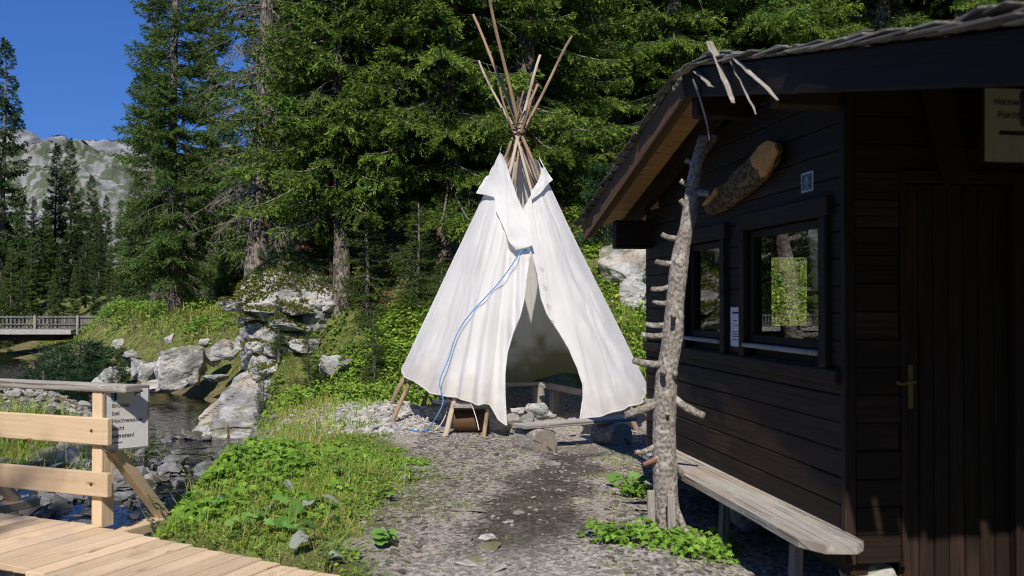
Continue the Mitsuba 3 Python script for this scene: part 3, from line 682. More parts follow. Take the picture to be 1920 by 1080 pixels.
cone_sheet(tent + '__smoke_flap', [(1013, 292), (1024, 318), (1022, 330), (1011, 345), (1002, 365), (992, 376), (990, 362), (998, 342), (1004, 318), (1008, 300)], .12, 8, .14)
for k, v_ in enumerate((500, 535, 570, 598)):
    u_ = 1010 + (v_ - 500) * .19
    a, b = cone_pt(*cone_hit(u_ - 3, v_), .10), cone_pt(*cone_hit(u_ + 6, v_ + 6), .10)
    v, f, uv = tube([a, (a + b) / 2, b], .0045, 6); put(tent + '__lacing_pin', (v, f), 'pole_wood', smooth=True, uv=uv)
def cord(key, pts, rad, mat, n=40, sides=6, **k):
    v, f, uv = tube(smoothpath(pts, n), rad, sides); return put(key, (v, f), mat, smooth=True, uv=uv, **k)
def onc(u, v, off=.12): return cone_pt(*cone_hit(u, v), off)
def ong(x, y, h=.015): return np.array([x, y, H(x, y) + h])
rp = [onc(974, 476, .20), onc(955, 510, .20), onc(930, 545, .19), onc(890, 592, .17), onc(868, 630, .17), onc(852, 680, .18), onc(840, 720, .19)]
rp2 = [at(831, 750, 14.1), at(822, 775, 14.0), at(806, 800, 14.1)]
cord('rope', rp + rp2 + [ong(-1.28, 14.35, .03)], .008, 'blue_rope', 90, label='thin blue rope running from the smoke flap down over the white canvas', cat='rope')
cord('rope_001', [ong(-1.20, 14.5), ong(-1.35, 14.35), ong(-1.55, 14.5), ong(-1.75, 14.45), ong(-1.9, 14.55)], .008, 'blue_rope', 40, label='slack end of blue rope lying on the gravel', cat='rope')
cord('rope_002', [onc(974, 476, .16), onc(985, 470, .17), onc(990, 473, .15)], .012, 'blue_rope', 12, label='short knotted end of blue rope at the smoke flap corner', cat='rope')
for k, pts in enumerate([[onc(885, 752, .06), at(892, 780, 14.0), at(898, 806, 13.95)], [onc(842, 742, .06), at(838, 770, 14.5), at(829, 792, 14.5), at(815, 806, 14.5)], [cone_pt(1.25, .36, .06), cone_pt(1.25, .1, .10), cone_pt(1.25, -.15, .14)], [onc(785, 716, .05), at(784, 735, 15.2), at(783, 745, 15.3)]]):
    cord(tent + '__tie_cord', pts, .008, 'white_cord', 20)

# ------------------------------------------------------------------ benches of planks on logs
def log(key, p0, p1, r, side='lichen_bark'):
    p0, p1 = np.asarray(p0, float), np.asarray(p1, float)
    line = p0 + (p1 - p0) * np.linspace(0, 1, 8)[:, None]
    v, f, uv = tube(line, r, 26, cap=False, seed=int(r * 1000), rough=.05)
    put(key, (v, f), side, smooth=True, uv=uv)
    for e, i0 in ((p0, 0), (p1, 7 * 26)):
        ringv = v[i0:i0 + 26]; ax = unit(p1 - p0) * (1 if i0 else -1) * .004
        c = ringv.mean(0)
        a1 = unit(ringv[0] - c); a2 = np.cross(unit(p1 - p0), a1)
        vv = [c + ax]; uu = [[0, 0]]
        for q in (.55, .93, 1.0):
            vv += [c + (x - c) * q + ax * (1 if q < .95 else 0) for x in ringv]; uu += [[(x - c) @ a1 * q, (x - c) @ a2 * q] for x in ringv]
        ff = [[0, 1 + (j + 1) % 26, 1 + j] for j in range(26)]
        for q in range(2):
            A = 1 + q * 26; B = A + 26
            for j in range(26):
                jn = (j + 1) % 26
                ff += [[A + j, A + jn, B + jn], [A + j, B + jn, B + j]]
        ff = np.array(ff); ff = ff[:, ::-1] if i0 else ff
        put(key + '__cut_end', (np.array(vv), ff), 'log_end', uv=np.array(uu))
b = thing('log_bench', 'low bench of one weathered plank on two logs in front of the tent', 'bench')
pl0, pl1 = np.array([.08, 12.52, .125]), np.array([1.60, 13.48, .115])
ax = unit(pl1 - pl0); pr = np.array([-ax[1], ax[0], 0])
putbox(b + '__plank', box(pl0, pl1, .30, .05, c=.008), 'grey_wood')
for t, r in ((.12, .185), (.80, .17)):
    c = pl0 + (pl1 - pl0) * t; c[2] = .10 - r
    log(b + '__log', c - pr * .27, c + pr * .20, r)
b = thing('log_bench', 'bench of plank on a half log, half hidden under the left tent hem', 'bench')
c = at(884, 785, 14.25)
putbox(b + '__plank', box(at(850, 760, 14.15), at(925, 759, 14.2), .30, .05, c=.006), 'grey_wood')
v, f, uv = tube(np.array([[-.25, 0, 0], [0, 0, 0], [.25, 0, 0]]) + [c[0], c[1] + .12, .0], .17, 22, rough=.03)
v[:, 2] = np.minimum(v[:, 2], .14); put(b + '__log', (v, f), 'brown_wood', uv=uv)
putbox(b + '__plank', box(at(826, 752, 15.4), at(852, 757, 14.4), .26, .045), 'grey_wood')
b = thing('log_bench', 'bench inside the tent seen through the right of the door', 'bench')
putbox(b + '__plank', box(at(1022, 722, 16.9), at(1100, 738, 15.7), .26, .05), 'grey_wood')
q = at(1042, 745, 16.8); log(b + '__log', [q[0], q[1], H(q[0], q[1]) - .1], [q[0], q[1], q[2] + .12], .105, 'grey_wood')
b = thing('log_bench', 'bench along the back of the tent in deep shade', 'bench')
putbox(b + '__plank', box(at(925, 722, 17.2), at(1022, 719, 17.3), .26, .05), 'grey_wood')
for u in (940, 1010):
    q = at(u, 745, 17.2); log(b + '__log', [q[0], q[1], H(q[0], q[1]) - .1], [q[0], q[1], .22], .11, 'grey_wood')

# ------------------------------------------------------------------ the hut: a runs into the hut from the gable wall, t along the gable wall away from the viewer
HN, HT = np.array([.990, .141, 0]), np.array([-.141, .990, 0])
def hp(a, t, z): return np.array([1.97, 5.85, 0]) + a * HN + t * HT + np.array([0, 0, z])
def hut_hit(u, v, a0=0.0):       # the point of the gable wall plane a = a0 behind an image point
    m = (u - 960) / F; t = ((1.97 + a0 * .99) - m * (5.85 + a0 * .141)) / (.99 * m + .141)
    D = 5.85 + a0 * .141 + .99 * t
    return t, EYE + (HZ - v) / F * D
UP = (0, 0, 1)
RT, RZ, S_NEAR, S_FAR = 1.52, 3.46, .192, .245       # ridge, its height, the two roof slopes
def roof_z(t): return RZ - np.where(t < RT, (RT - t) * S_NEAR, (t - RT) * S_FAR)
hut = thing('wooden_hut', 'dark brown timber hut with shingle roof and two windows facing the path', 'hut')
Z_LO, PL = .16, .163
WIN = [(.20, 1.64, 1.29, 2.33), (1.95, 3.02, 1.29, 2.30)]      # outer casings t0, t1, z0, z1
def clear_spans(t0, t1, z0, z1, holes):
    out = [(t0, t1)]
    for h0, h1, y0, y1 in holes:
        if y0 < z1 - .01 and y1 > z0 + .01:
            nx = []
            for a, b in out:
                if h1 <= a or h0 >= b: nx.append((a, b)); continue
                if h0 > a: nx.append((a, h0))
                if h1 < b: nx.append((h1, b))
            out = nx
    return out
gw = hut + '__gable_wall'
T_END = 4.26
holes = [(w[0] + .09, w[1] - .09, w[2] + .08, w[3] - .08) for w in WIN]
k = 0; z = Z_LO
while z < 3.2:
    z1 = z + PL
    tt0, tt1 = .066, T_END
    if roof_z(tt1) - .12 < z1: tt1 = RT + (RZ - .12 - z1) / S_FAR
    if roof_z(tt0) - .12 < z1: tt0 = max(tt0, RT - (RZ - .12 - z1) / S_NEAR)
    if tt1 - tt0 > .2:
        for s0, s1 in clear_spans(tt0, tt1, z, z1, holes):
            if s1 - s0 < .02: continue
            pr_ = rng.uniform(0, .006)
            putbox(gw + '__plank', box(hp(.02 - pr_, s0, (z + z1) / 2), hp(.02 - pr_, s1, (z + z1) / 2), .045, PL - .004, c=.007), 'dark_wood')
    z = z1
def slab(key, t0, t1, z0, z1, a, mat, th=.01, holes=()):
    P = Polygon([(t0, z0), (t1, z0), (t1, z1), (t0, z1)])
    for h in holes: P = P.difference(Polygon([(h[0], h[2]), (h[1], h[2]), (h[1], h[3]), (h[0], h[3])]))
    m = trimesh.creation.extrude_polygon(P, th, engine='earcut'); v, f = V(m)
    put(key, (np.array([hp(a + q[2], q[0], q[1]) for q in v]), f), mat)
slab(gw + '__lining', .05, T_END, .2, 2.62, .050, 'dim_board', holes=holes)
# rear wall with its window, right wall, floor
def rear(key, a0, a1, z0, z1):
    putbox(key, box(hp(a0, T_END + .03, (z0 + z1) / 2), hp(a1, T_END + .03, (z0 + z1) / 2), .05, z1 - z0, c=.002), 'dim_board')
rw = hut + '__rear_wall'
rear(rw + '__panel', .0, 1.29, .16, 2.62); rear(rw + '__panel', 1.75, 3.4, .16, 2.62); rear(rw + '__panel', 1.292, 1.748, .16, 1.41); rear(rw + '__panel', 1.292, 1.748, 2.18, 2.62)
putbox(hut + '__side_wall', box(hp(3.4, -.02, 1.5), hp(3.4, T_END, 1.5), .06, 2.7), 'dark_wood')
putbox(hut + '__floor', box(hp(1.75, .14, .19), hp(1.75, T_END, .19), 3.2, .05), 'dim_board')
for t in (.15, 2.1, 4.1):
    for a in (.2, 1.7, 3.2):
        p = hp(a, t, 0); m = rock((p[0], p[1], .02), (.2, .2, .16), int(500 + a * 10 + t * 100), 2)
        put(hut + '__foundation_stone', m, 'rock', smooth=30)
putbox(hut + '__sill_beam', box(hp(.10, .07, .12), hp(.10, T_END, .12), .12, .10), 'dark_wood')
# corner post and the short front wall with protruding plank ends
putbox(hut + '__corner_post', box(hp(.018, .033, .15), hp(.018, .033, 3.0), .066, .062, up=HT, c=.006), 'dark_wood')
fw = hut + '__front_wall'
z = .155
for k in range(18):
    z1 = z + .165
    a1 = .335 + (rng.uniform(-.01, .01))
    pr_ = .012 if k < 4 else 0
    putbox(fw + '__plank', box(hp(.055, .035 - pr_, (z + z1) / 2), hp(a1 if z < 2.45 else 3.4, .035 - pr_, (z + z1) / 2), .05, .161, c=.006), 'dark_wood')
    z = z1
    if z > 2.9: break
putbox(fw + '__door_post', box(hp(.352, .03, .13), hp(.352, .03, 2.46), .03, .07, up=HT), 'dark_wood')
door = hut + '__door'
for k in range(7):
    a = .372 + k * .098
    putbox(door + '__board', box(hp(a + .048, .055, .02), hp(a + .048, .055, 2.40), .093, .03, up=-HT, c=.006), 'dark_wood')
putbox(door + '__backing', box(hp(.71, .082, .02), hp(.71, .082, 2.40), .70, .02, up=-HT), 'dim_board')
q = hp(.405, .022, 1.19)
putbox(door + '__handle_plate', box(q - [0, 0, .13], q + [0, 0, .13], .036, .008, up=-HT, c=.003), 'brass')
hb = [q + [0, 0, .03] - HT * .01, q + [0, 0, .03] - HT * .05, q + [0, 0, .032] - HT * .055 - HN * .03, q + [0, 0, .022] - HT * .055 - HN * .09, q + [0, 0, .035] - HT * .05 - HN * .115]
v, f, uv = tube(smoothpath(hb, 16), .009, 8); put(door + '__handle', (v, f), 'brass', smooth=True, uv=uv)
putbox(fw + '__door_post', box(hp(1.10, .02, .02), hp(1.10, .02, 2.46), .09, .09, up=HT), 'dark_wood')
z = .0
for k in range(17):
    putbox(fw + '__plank', box(hp(1.15, .035, z + .08), hp(3.4, .035, z + .08), .05, .161, c=.006), 'dark_wood'); z += .165
    if z > 2.35: break
putbox(fw + '__lintel', box(hp(.33, .012, 2.44), hp(1.16, .012, 2.44), .06, .07), 'dark_wood')
putbox(hut + '__brace_board', box(hp(.50, -.09, 2.98), hp(.66, -.06, 2.40), .17, .03, up=-HT), 'dark_wood')
# the trim ledge under the windows
putbox(gw + '__ledge', box(hp(-.022, .07, 1.245), hp(-.022, T_END, 1.245), .05, .085, c=.01), 'dark_wood')
# windows
for wi, (t0, t1, z0, z1) in enumerate(WIN):
    w = hut + '__window' + ('' if wi == 0 else '_001')
    tag(w, ['near window with a view through to green grass', 'far window mirroring the rocks'][wi])
    cw = .10
    putbox(w + '__casing', box(hp(-.025, t0 - .03, z1 - .05), hp(-.025, t1 + .03, z1 - .05), .05, .12, c=.006), 'dark_wood')
    putbox(w + '__casing', box(hp(-.022, t0 + cw / 2, z0), hp(-.022, t0 + cw / 2, z1 - .11), .045, cw, up=HT, c=.006), 'dark_wood')
    putbox(w + '__casing', box(hp(-.022, t1 - cw / 2, z0), hp(-.022, t1 - cw / 2, z1 - .11), .045, cw, up=HT, c=.006), 'dark_wood')
    zs = z0 + .06
    putbox(w + '__sill', box(hp(-.02, t0 + cw, zs + .025), hp(-.02, t1 - cw, zs + .025), .075, .028, c=.004), 'grey_wood')
    f0, f1, y0, y1 = t0 + cw + .003, t1 - cw - .003, zs + .045, z1 - .115
    fr = .055
    for aa, bb in (((f0, y0 + fr / 2), (f1, y0 + fr / 2)), ((f0, y1 - fr / 2), (f1, y1 - fr / 2))):
        putbox(w + '__sash', box(hp(.028, aa[0], aa[1]), hp(.028, bb[0], bb[1]), .04, fr, c=.005), 'dark_wood')
    for tt in (f0 + fr / 2, f1 - fr / 2):
        putbox(w + '__sash', box(hp(.028, tt, y0 + fr), hp(.028, tt, y1 - fr), .04, fr, up=HT, c=.005), 'dark_wood')
    P_ = [hp(.03, f0 + fr, y0 + fr), hp(.03, f1 - fr, y0 + fr), hp(.03, f1 - fr, y1 - fr), hp(.03, f0 + fr, y1 - fr)]
    put(w + '__pane', (np.array(P_), np.array([[0, 1, 2], [0, 2, 3]])), 'glass')
w = hut + '__rear_window'
put(w + '__pane', (np.array([hp(a, T_END + .03, z) for a, z in ((1.32, 1.44), (1.72, 1.44), (1.72, 2.15), (1.32, 2.15))]), np.array([[0, 1, 2], [0, 2, 3]])), 'glass')
for aa, bb in (((1.292, 1.425), (1.748, 1.425)), ((1.292, 2.165), (1.748, 2.165))):
    putbox(w + '__sash', box(hp(aa[0], T_END + .03, aa[1]), hp(bb[0], T_END + .03, bb[1]), .04, .03), 'dim_board')
for a in (1.306, 1.734):
    putbox(w + '__sash', box(hp(a, T_END + .03, 1.44), hp(a, T_END + .03, 2.15), .04, .028, up=HN), 'dim_board')
# roof: boards, rafters, verge boards, shingles
roof = hut + '__roof'
A0, A1, T0, T1 = -.47, 3.9, -2.35, 4.98
def on_roof(a, t, dz): return hp(a, t, float(roof_z(t)) + dz)
def roof_beam(key, a, t0, t1, w, h, dz, mat, **k):
    up = np.cross(on_roof(a, t1, 0) - on_roof(a, t0, 0), HN); up = up if up[2] > 0 else -up
    return putbox(key, box(on_roof(a, t0, dz), on_roof(a, t1, dz), w, h, up=up, **k), mat)
# boards of the roof deck run across, from verge to verge; seen from below at the overhang
tt = RT + .02
bw = [.28, .24, .22, .27, .25, .23]
k = 0
while tt < T1 - .05:
    w_ = bw[k % 6]; t1 = min(tt + w_, T1); k += 1
    tm = (tt + t1) / 2; sl = math.atan(S_FAR)
    putbox(roof + '__deck_board', box(on_roof(A0, tm, -.075), on_roof(A1, tm, -.075), (t1 - tt) / math.cos(sl) - .006, .022, up=(HT * math.sin(sl) + np.array([0, 0, math.cos(sl)])), c=.003), 'soffit_wood'); tt = t1
tt = RT - .02
while tt > T0 + .05:
    w_ = bw[k % 6]; t1 = max(tt - w_, T0); k += 1
    tm = (tt + t1) / 2; sl = math.atan(S_NEAR)
    putbox(roof + '__deck_board', box(on_roof(A0, tm, -.075), on_roof(A1, tm, -.075), (tt - t1) / math.cos(sl) - .006, .022, up=(-HT * math.sin(sl) + np.array([0, 0, math.cos(sl)])), c=.003), 'brown_wood'); tt = t1
for (t0, t1) in ((RT + .03, T1 + .03), (RT - .01, T0 - .03)):
    far_ = t1 > RT
    roof_beam(roof + '__verge_board', A0 - .016, t0, t1, .028, .20, -.165 if far_ else -.165, 'brown_wood' if far_ else 'dark_wood', c=.004)  # near board darker: the shade on it is put into the wood colour
    roof_beam(roof + '__verge_board', A0 + .045, t0, t1 - .04 * (1 if far_ else -1), .05, .15, -.165, 'brown_wood', c=.004)
    for a in (-.07, 1.1, 2.3, 3.5):
        roof_beam(roof + '__rafter', a if far_ else a + .001, t0, t1 - .1 * (1 if far_ else -1), .09, .14, -.16, 'dark_wood')
# purlins that carry the overhang
putbox(hut + '__purlin', box(hp(-.37, T_END - .10, 2.36), hp(3.4, T_END - .10, 2.36), .16, .28, c=.01), 'dark_wood')
putbox(hut + '__purlin', box(hp(-.42, RT, RZ - .33), hp(3.4, RT, RZ - .33), .14, .17, c=.01), 'dark_wood')
putbox(hut + '__purlin', box(hp(-.40, .12, 2.93), hp(3.4, .12, 2.93), .14, .16, c=.01), 'dark_wood')
putbox(hut + '__purlin', box(hp(-.30, T0 + .3, 2.44), hp(3.9, T0 + .3, 2.44), .12, .14, c=.01), 'dark_wood')
# shingles: long split boards, lapped; those along the verge are ragged
sk = np.random.default_rng(77)
def shingle(a, t, far_, w_, L, lift, th=.010, rag=0.0):
    s = 1 if far_ else -1
    tu, td = t, t + s * L
    zu, zd = -.052 + .004, -.052 + lift
    d0, d1 = on_roof(a, tu, zu), on_roof(a + sk.normal(0, .02) + rag, td, zd)
    up = np.cross(d1 - d0, HN); up = up if up[2] > 0 else -up
    return box(d0, d1, w_, th, up=up, c=.003, roll=sk.normal(0, .05))
field = []
for far_ in (True, False):
    span = (T1 - RT) if far_ else (RT - T0)
    n = int(span / .18)
    for r_ in range(n + 1):
        t = RT + (1 if far_ else -1) * (r_ * span / n - .10)
        a = A0 - .05; c_ = 0
        while a < A1:
            w_ = sk.uniform(.09, .17)
            L = .48 if r_ < n else .36
            s_ = shingle(a + w_ / 2 - (sk.uniform(0, .05) if c_ == 0 else 0), t, far_, w_ - .006, L * sk.uniform(.93, 1.06), sk.uniform(.026, .052))
            if c_ < 2: putbox(roof + '__shingle', s_, 'shingle_wood')
            else: field.append(s_)
            a += w_; c_ += 1
for k in range(26):
    a, t = sk.uniform(A0 - .05, A0 + .25), sk.uniform(T0 + .3, RT - .1) if k < 17 else sk.uniform(RT, T1 - .4)
    putbox(roof + '__shingle', shingle(a, t, k >= 17, sk.uniform(.05, .12), sk.uniform(.35, .6), sk.uniform(.05, .085), rag=sk.normal(-.02, .03)), 'shingle_wood')
v, f, uv = joinuv(field); put(roof + '__shingle_field', (v, f), 'shingle_wood', uv=uv, kind='stuff')
for a in np.arange(A0 + .12, A1, .5):
    putbox(roof + '__ridge_board', box(on_roof(a, RT, .05), on_roof(a + .49, RT, .05), .2, .02), 'shingle_wood')
# things on and along the wall
bench = thing('wall_bench', 'long grey weathered plank bench fixed along the hut wall', 'bench')
P = Polygon([(-.355, 3.32), (-.355, -.10), (-.27, -.27), (-.10, -.30), (-.02, -.22), (-.004, .05), (-.004, 3.32)])
m = trimesh.creation.extrude_polygon(P, .05, engine='earcut'); m = m.subdivide_to_size(.35) if hasattr(m, 'subdivide_to_size') else m
v, f = V(m)
uv = np.stack([v[:, 1], v[:, 0] + v[:, 2]], 1)
put(bench + '__seat', (np.array([hp(q[0], q[1], .295 + q[2]) for q in v]), f), 'grey_wood', uv=uv)
for k, t in enumerate((.20, 1.42, 3.0)):
    p0 = hp(-.25, t, 0); p0[2] = H(p0[0], p0[1]) - .08
    p1 = hp(-.23, t, .292)
    putbox(bench + '__leg', box(p0, p1, .05, .10, up=HT), 'shingle_wood')
    putbox(bench + '__leg', box(hp(-.27, t + .001, .262), hp(.0, t + .001, .262), .05, .055), 'dark_wood')
pts = [hut_hit(u, v, -.05) for u, v in [(1322, 384), (1336, 366), (1352, 352), (1376, 330), (1408, 300), (1428, 274), (1446, 263), (1460, 266), (1464, 280), (1456, 305), (1440, 330), (1420, 348), (1398, 366), (1372, 386), (1350, 398), (1332, 403)]]
ba = thing('bark_slab', 'long bark covered slab of wood hanging on the hut gable above the windows', 'wood slab')
def wall_slab(key, poly, a_in, a_out, mat, seed, dome=.02):
    P = Polygon(poly).buffer(0)
    m = trimesh.creation.extrude_polygon(P, abs(a_in - a_out), engine='earcut'); m = m.subdivide().subdivide().subdivide()
    v, f = V(m); c = np.array(P.centroid.coords[0])
    out = []
    for q in v:
        d = P.exterior.distance(Point(q[0], q[1]))
        a = a_in - q[2] - (dome * min(1, d / .08) + .02 * (meshkit.fbm(np.array([q[0] * 9, q[1] * 9, seed]), 3, seed) - .5)) * (q[2] > 1e-6)
        out.append(hp(a, q[0], q[1]))
    put(key, (np.array(out), f[:, ::-1]), mat, smooth=40)
wall_slab(ba + '__bark', pts, -.03, -.075, 'bark_slab', 4)
wall_slab(ba + '__bare_wood', [hut_hit(u, v, -.08) for u, v in [(1414, 296), (1428, 274), (1446, 263), (1459, 267), (1462, 282), (1452, 308), (1440, 330), (1430, 332), (1428, 318), (1416, 312)]], -.085, -.105, 'slab_wood', 5, .012)
wall_slab(ba + '__bare_wood', [hut_hit(u, v, -.08) for u, v in [(1321, 385), (1334, 367), (1349, 352), (1350, 362), (1340, 374), (1330, 384)]], -.085, -.105, 'slab_wood', 6, .012)
# small framed picture of a skull over crossed bones
def wall_frame(t_c, z_c, a=-.006):
    def f(x, y, d): return hp(a - d, t_c - x, z_c + y)        # x to the viewer's right
    return f
def flat(key, poly, fr, d0, d1, mat):
    polys = getattr(poly, 'geoms', [poly]); ms = []
    for g in polys:
        m = trimesh.creation.extrude_polygon(g, d1 - d0, engine='earcut'); v, f = V(m)
        ms.append((np.array([fr(q[0], q[1], d0 + q[2]) for q in v]), f))
    put(key, join(ms), mat)
def rect(x0, y0, x1, y1): return Polygon([(x0, y0), (x1, y0), (x1, y1), (x0, y1)])
tq, zq = hut_hit(1517, 341)
pic = thing('picture', 'small white edged picture of a skull and crossbones above the near window', 'picture')
fr = wall_frame(tq, zq)
flat(pic + '__mount', rect(-.085, -.062, .085, .062), fr, 0, .006, 'sign_white')
flat(pic + '__print', rect(-.074, -.051, .074, .051), fr, .006, .0075, 'poster_blue')
sk_ = Point(0, .016).buffer(.017).union(rect(-.010, -.012, .010, .006)).difference(Point(-.007, .014).buffer(.0045)).difference(Point(.007, .014).buffer(.0045)).difference(Polygon([(0, .006), (-.003, .0), (.003, 0)]))
from shapely import affinity
bone = rect(-.045, -.003, .045, .003).union(Point(-.045, .004).buffer(.005)).union(Point(-.045, -.004).buffer(.005)).union(Point(.045, .004).buffer(.005)).union(Point(.045, -.004).buffer(.005))
flat(pic + '__skull', affinity.scale(sk_, 1.25, 1), fr, .0075, .0085, 'old_white')
flat(pic + '__bones', affinity.translate(affinity.rotate(bone, 32), 0, -.026).union(affinity.translate(affinity.rotate(bone, -32), 0, -.026)), fr, .0075, .0083, 'old_white')
tq, zq = hut_hit(1389.5, 614, -.03)
pap = thing('notice', 'sheet of white paper with small print pinned between the two windows', 'notice')
fr = wall_frame(1.79, zq, -.006)
flat(pap + '__sheet', rect(-.105, -.150, .105, .150), fr, 0, .003, 'paper')
flat(pap + '__heading', rect(-.06, .100, .06, .115), fr, .003, .0036, 'black_ink')
lines = Polygon()
for k, (y, w_) in enumerate([(.045, .045), (.005, .04), (-.04, .075), (-.058, .08), (-.076, .07), (-.10, .05)]):
    lines = lines.union(rect(-w_, y, w_, y + .006))
flat(pap + '__small_print', lines, fr, .003, .0036, 'black_ink')
# white board with an arrow at the right edge
sg = thing('direction_sign', 'cream board reading Hochwasser Fluchtweg with an arrow, hanging under the porch roof', 'sign')
c0 = at(1905, 236, 5.80); sx = unit([.985, .165, 0]); sn = np.array([sx[1], -sx[0], 0])
def fr(x, y, d): return c0 + sx * x + np.array([.01 * y, 0, y]) + sn * d
flat(sg + '__board', rect(-.205, -.215, .205, .215), fr, 0, .012, 'old_white')
flat(sg + '__frame', rect(-.222, -.222, .222, .222).difference(rect(-.205, -.215, .205, .215)), fr, -.006, .016, 'dark_wood')
def lettering(key, text, h, fr, x, y, d, mat, bold=True, center=False):
    m = meshkit.text_mesh(text, h, .0012, bold); v, f = V(m)
    if center: x = x - v[:, 0].max() / 2
    put(key, (np.array([fr(q[0] + x, q[1] + y, d + q[2]) for q in v]), f), mat)
lettering(sg + '__lettering', 'Hochwasser', .036, fr, .0, .120, .0125, 'black_ink', center=True)
lettering(sg + '__lettering', 'Fluchtweg', .036, fr, .0, .045, .0125, 'black_ink', center=True)
flat(sg + '__arrow', rect(-.11, -.055, .05, -.03).union(Polygon([(.05, -.075), (.11, -.0425), (.05, -.01)])), fr, .0122, .0134, 'black_ink')
# splintered laths hanging at the ridge end
for (p0, D0, p1, D1, w_, lab) in [((1332, 76), 6.60, (1376, 192), 6.15, .050, 'broad silver lath hanging upright from the roof corner'), ((1376, 106), 6.15, (1458, 187), 5.5, .032, 'long slanting silver lath pointing down to the right'), ((1370, 114), 6.2, (1418, 214), 5.8, .017, 'thin splintered lath between the two silver ones'), ((1302, 132), 6.95, (1341, 163), 6.55, .036, 'short stubby lath under the ridge end'), ((1301, 148), 6.95, (1333, 264), 6.85, .034, 'dark lath hanging in front of the roof rafter'), ((1311, 114), 6.95, (1262, 148), 7.2, .075, 'broad broken shingle lying across the ridge end'), ((1276, 140), 7.2, (1263, 172), 7.3, .045, 'split shingle drooping over the far verge near the ridge')]:
    k = thing('lath', lab, 'lath')
    a, b = at(*p0, D0), at(*p1, D1)
    n_ = 9; tt_ = np.linspace(0, 1, n_)[:, None]; q = np.random.default_rng(int(w_ * 1e4) + int(p0[0]))
    line = a + (b - a) * tt_ + q.normal(0, .0035, (n_, 3)) + np.sin(tt_ * 3.0 + p0[0]) * .008 * np.array([1, .3, .4])
    wd = w_ * .62 * (1 - .35 * tt_[:, 0]) * q.uniform(.86, 1.1, n_); wd[-1] *= .55; wd[0] *= .85
    v, f, uv = tube(line, wd, 6, seed=3, rough=.22, flat=.30)
    put(k, (v, f), 'grey_wood', uv=uv)

# ------------------------------------------------------------------ the branched trunk that props the roof corner
tr = thing('branched_trunk', 'crooked grey lichen covered tree trunk with sawn branch stubs propping the roof', 'tree trunk')
DT = 7.72
def tp(u, v, dd=0.0): return at(u, v, DT + dd)
ctr = [(1248, 1012), (1248, 950), (1246, 880), (1245, 800), (1247, 740), (1252, 690), (1260, 640), (1264, 580), (1271, 520), (1278, 470), (1287, 430), (1294, 395), (1300, 350), (1306, 310), (1313, 285), (1322, 255)]
rad = [.112, .104, .097, .093, .088, .088, .084, .081, .078, .075, .068, .060, .056, .053, .05, .042]
P = smoothpath([tp(*c) for c in ctr], 110); Rr = np.interp(np.linspace(0, 1, 110), np.linspace(0, 1, len(rad)), rad)
P[:3, 2] -= .05
Rr = Rr * (1 + .05 * np.sin(np.linspace(0, 40, 110)) + .05 * (rng.uniform(size=110) - .5))
v, f, uv = tube(P, Rr, 36, seed=12, rough=.10); put(tr + '__trunk', (v, f), 'lichen_bark', smooth=True, uv=uv)
stubs = [(1277, 446, 1241, 439, 0, .019), (1266, 494, 1229, 490, 0, .019), (1260, 536, 1221, 542, .0, .018), (1258, 566, 1224, 564, .1, .017), (1250, 609, 1210, 608, .05, .020), (1249, 628, 1203, 627, -.05, .019), (1246, 682, 1188, 676, -.1, .024),
         (1243, 748, 1208, 752, 0, .02), (1238, 752, 1172, 778, -.1, .027), (1258, 742, 1320, 780, -.05, .027), (1230, 835, 1192, 848, -.1, .020), (1238, 856, 1208, 870, -.15, .019), (1262, 585, 1263, 592, -.2, .018), (1245, 690, 1246, 697, -.2, .019), (1262, 700, 1266, 700, -.12, .02),
         (1300, 398, 1276, 374, .0, .020), (1300, 345, 1276, 338, 0, .020), (1302, 358, 1331, 362, -.1, .024), (1312, 300, 1286, 300, .05, .018), (1255, 860, 1290, 902, .15, .025), (1262, 945, 1288, 1002, -.15, .022), (1240, 980, 1222, 958, -.2, .018), (1318, 282, 1342, 254, .05, .03), (1252, 770, 1252, 775, -.14, .014)]
for k, (u0, v0, u1, v1, dd, r) in enumerate(stubs):
    a, b = tp(u0, v0), tp(u1, v1, dd)
    mid = (a + b) / 2 + rng.normal(0, .006, 3) + [0, 0, -.012]
    v, f, uv = tube(smoothpath([a, mid, b], 10), np.linspace(r * 1.25, r, 10), 12, seed=30 + k, rough=.1); put(tr + '__branch_stub', (v, f), 'lichen_bark', smooth=True, uv=uv)
for k, (p0, p1, lab) in enumerate([((1221, 1000), (1220, 918), 'rough wooden stake left of the trunk foot'), ((1259, 1003), (1257, 926), 'pale wooden stake right before the trunk foot')]):
    kk = thing('stake', lab, 'stake')
    putbox(kk, box(at(*p0, 7.50), at(*p1, 7.48), .055, .035, up=(0, -1, 0), c=.005, jit=.003), 'grey_wood')

# ------------------------------------------------------------------ the plank footbridge with its railing
fb = thing('plank_footbridge', 'new footbridge of fresh pale planks with a board railing', 'footbridge')
E = unit([-.92, .39, 0]); PD = unit([.385, .92, 0])
ED = unit([-.83, .555, 0]); EN = np.array([.555, .83, 0])
C1, C0 = np.array([-3.30, 7.67, 0]), np.array([-3.23, 6.43, 0])
PW = .172
cr = np.cross
side = np.array([-PD[1], PD[0], 0])
for k in range(-27, 13):
    o = np.array([-3.14, 7.60, 0]) + side * (PW * k + .03)
    d1 = ((C1 - o) @ EN) / (PD @ EN); d0 = ((C0 - o) @ EN) / (PD @ EN)
    if k > 0: d1 = min(d1, ((C1 - o) @ np.array([.39, .92, 0])) / (PD @ np.array([.39, .92, 0])))
    a, b = o + PD * (d0 + rng.uniform(-.012, .012)), o + PD * (d1 + rng.uniform(-.012, .012))
    a[2] = b[2] = -.021 + rng.uniform(-.003, .002)
    putbox(fb + '__plank', box(a, b, PW - .014, .042, c=.005), 'pine_wood')
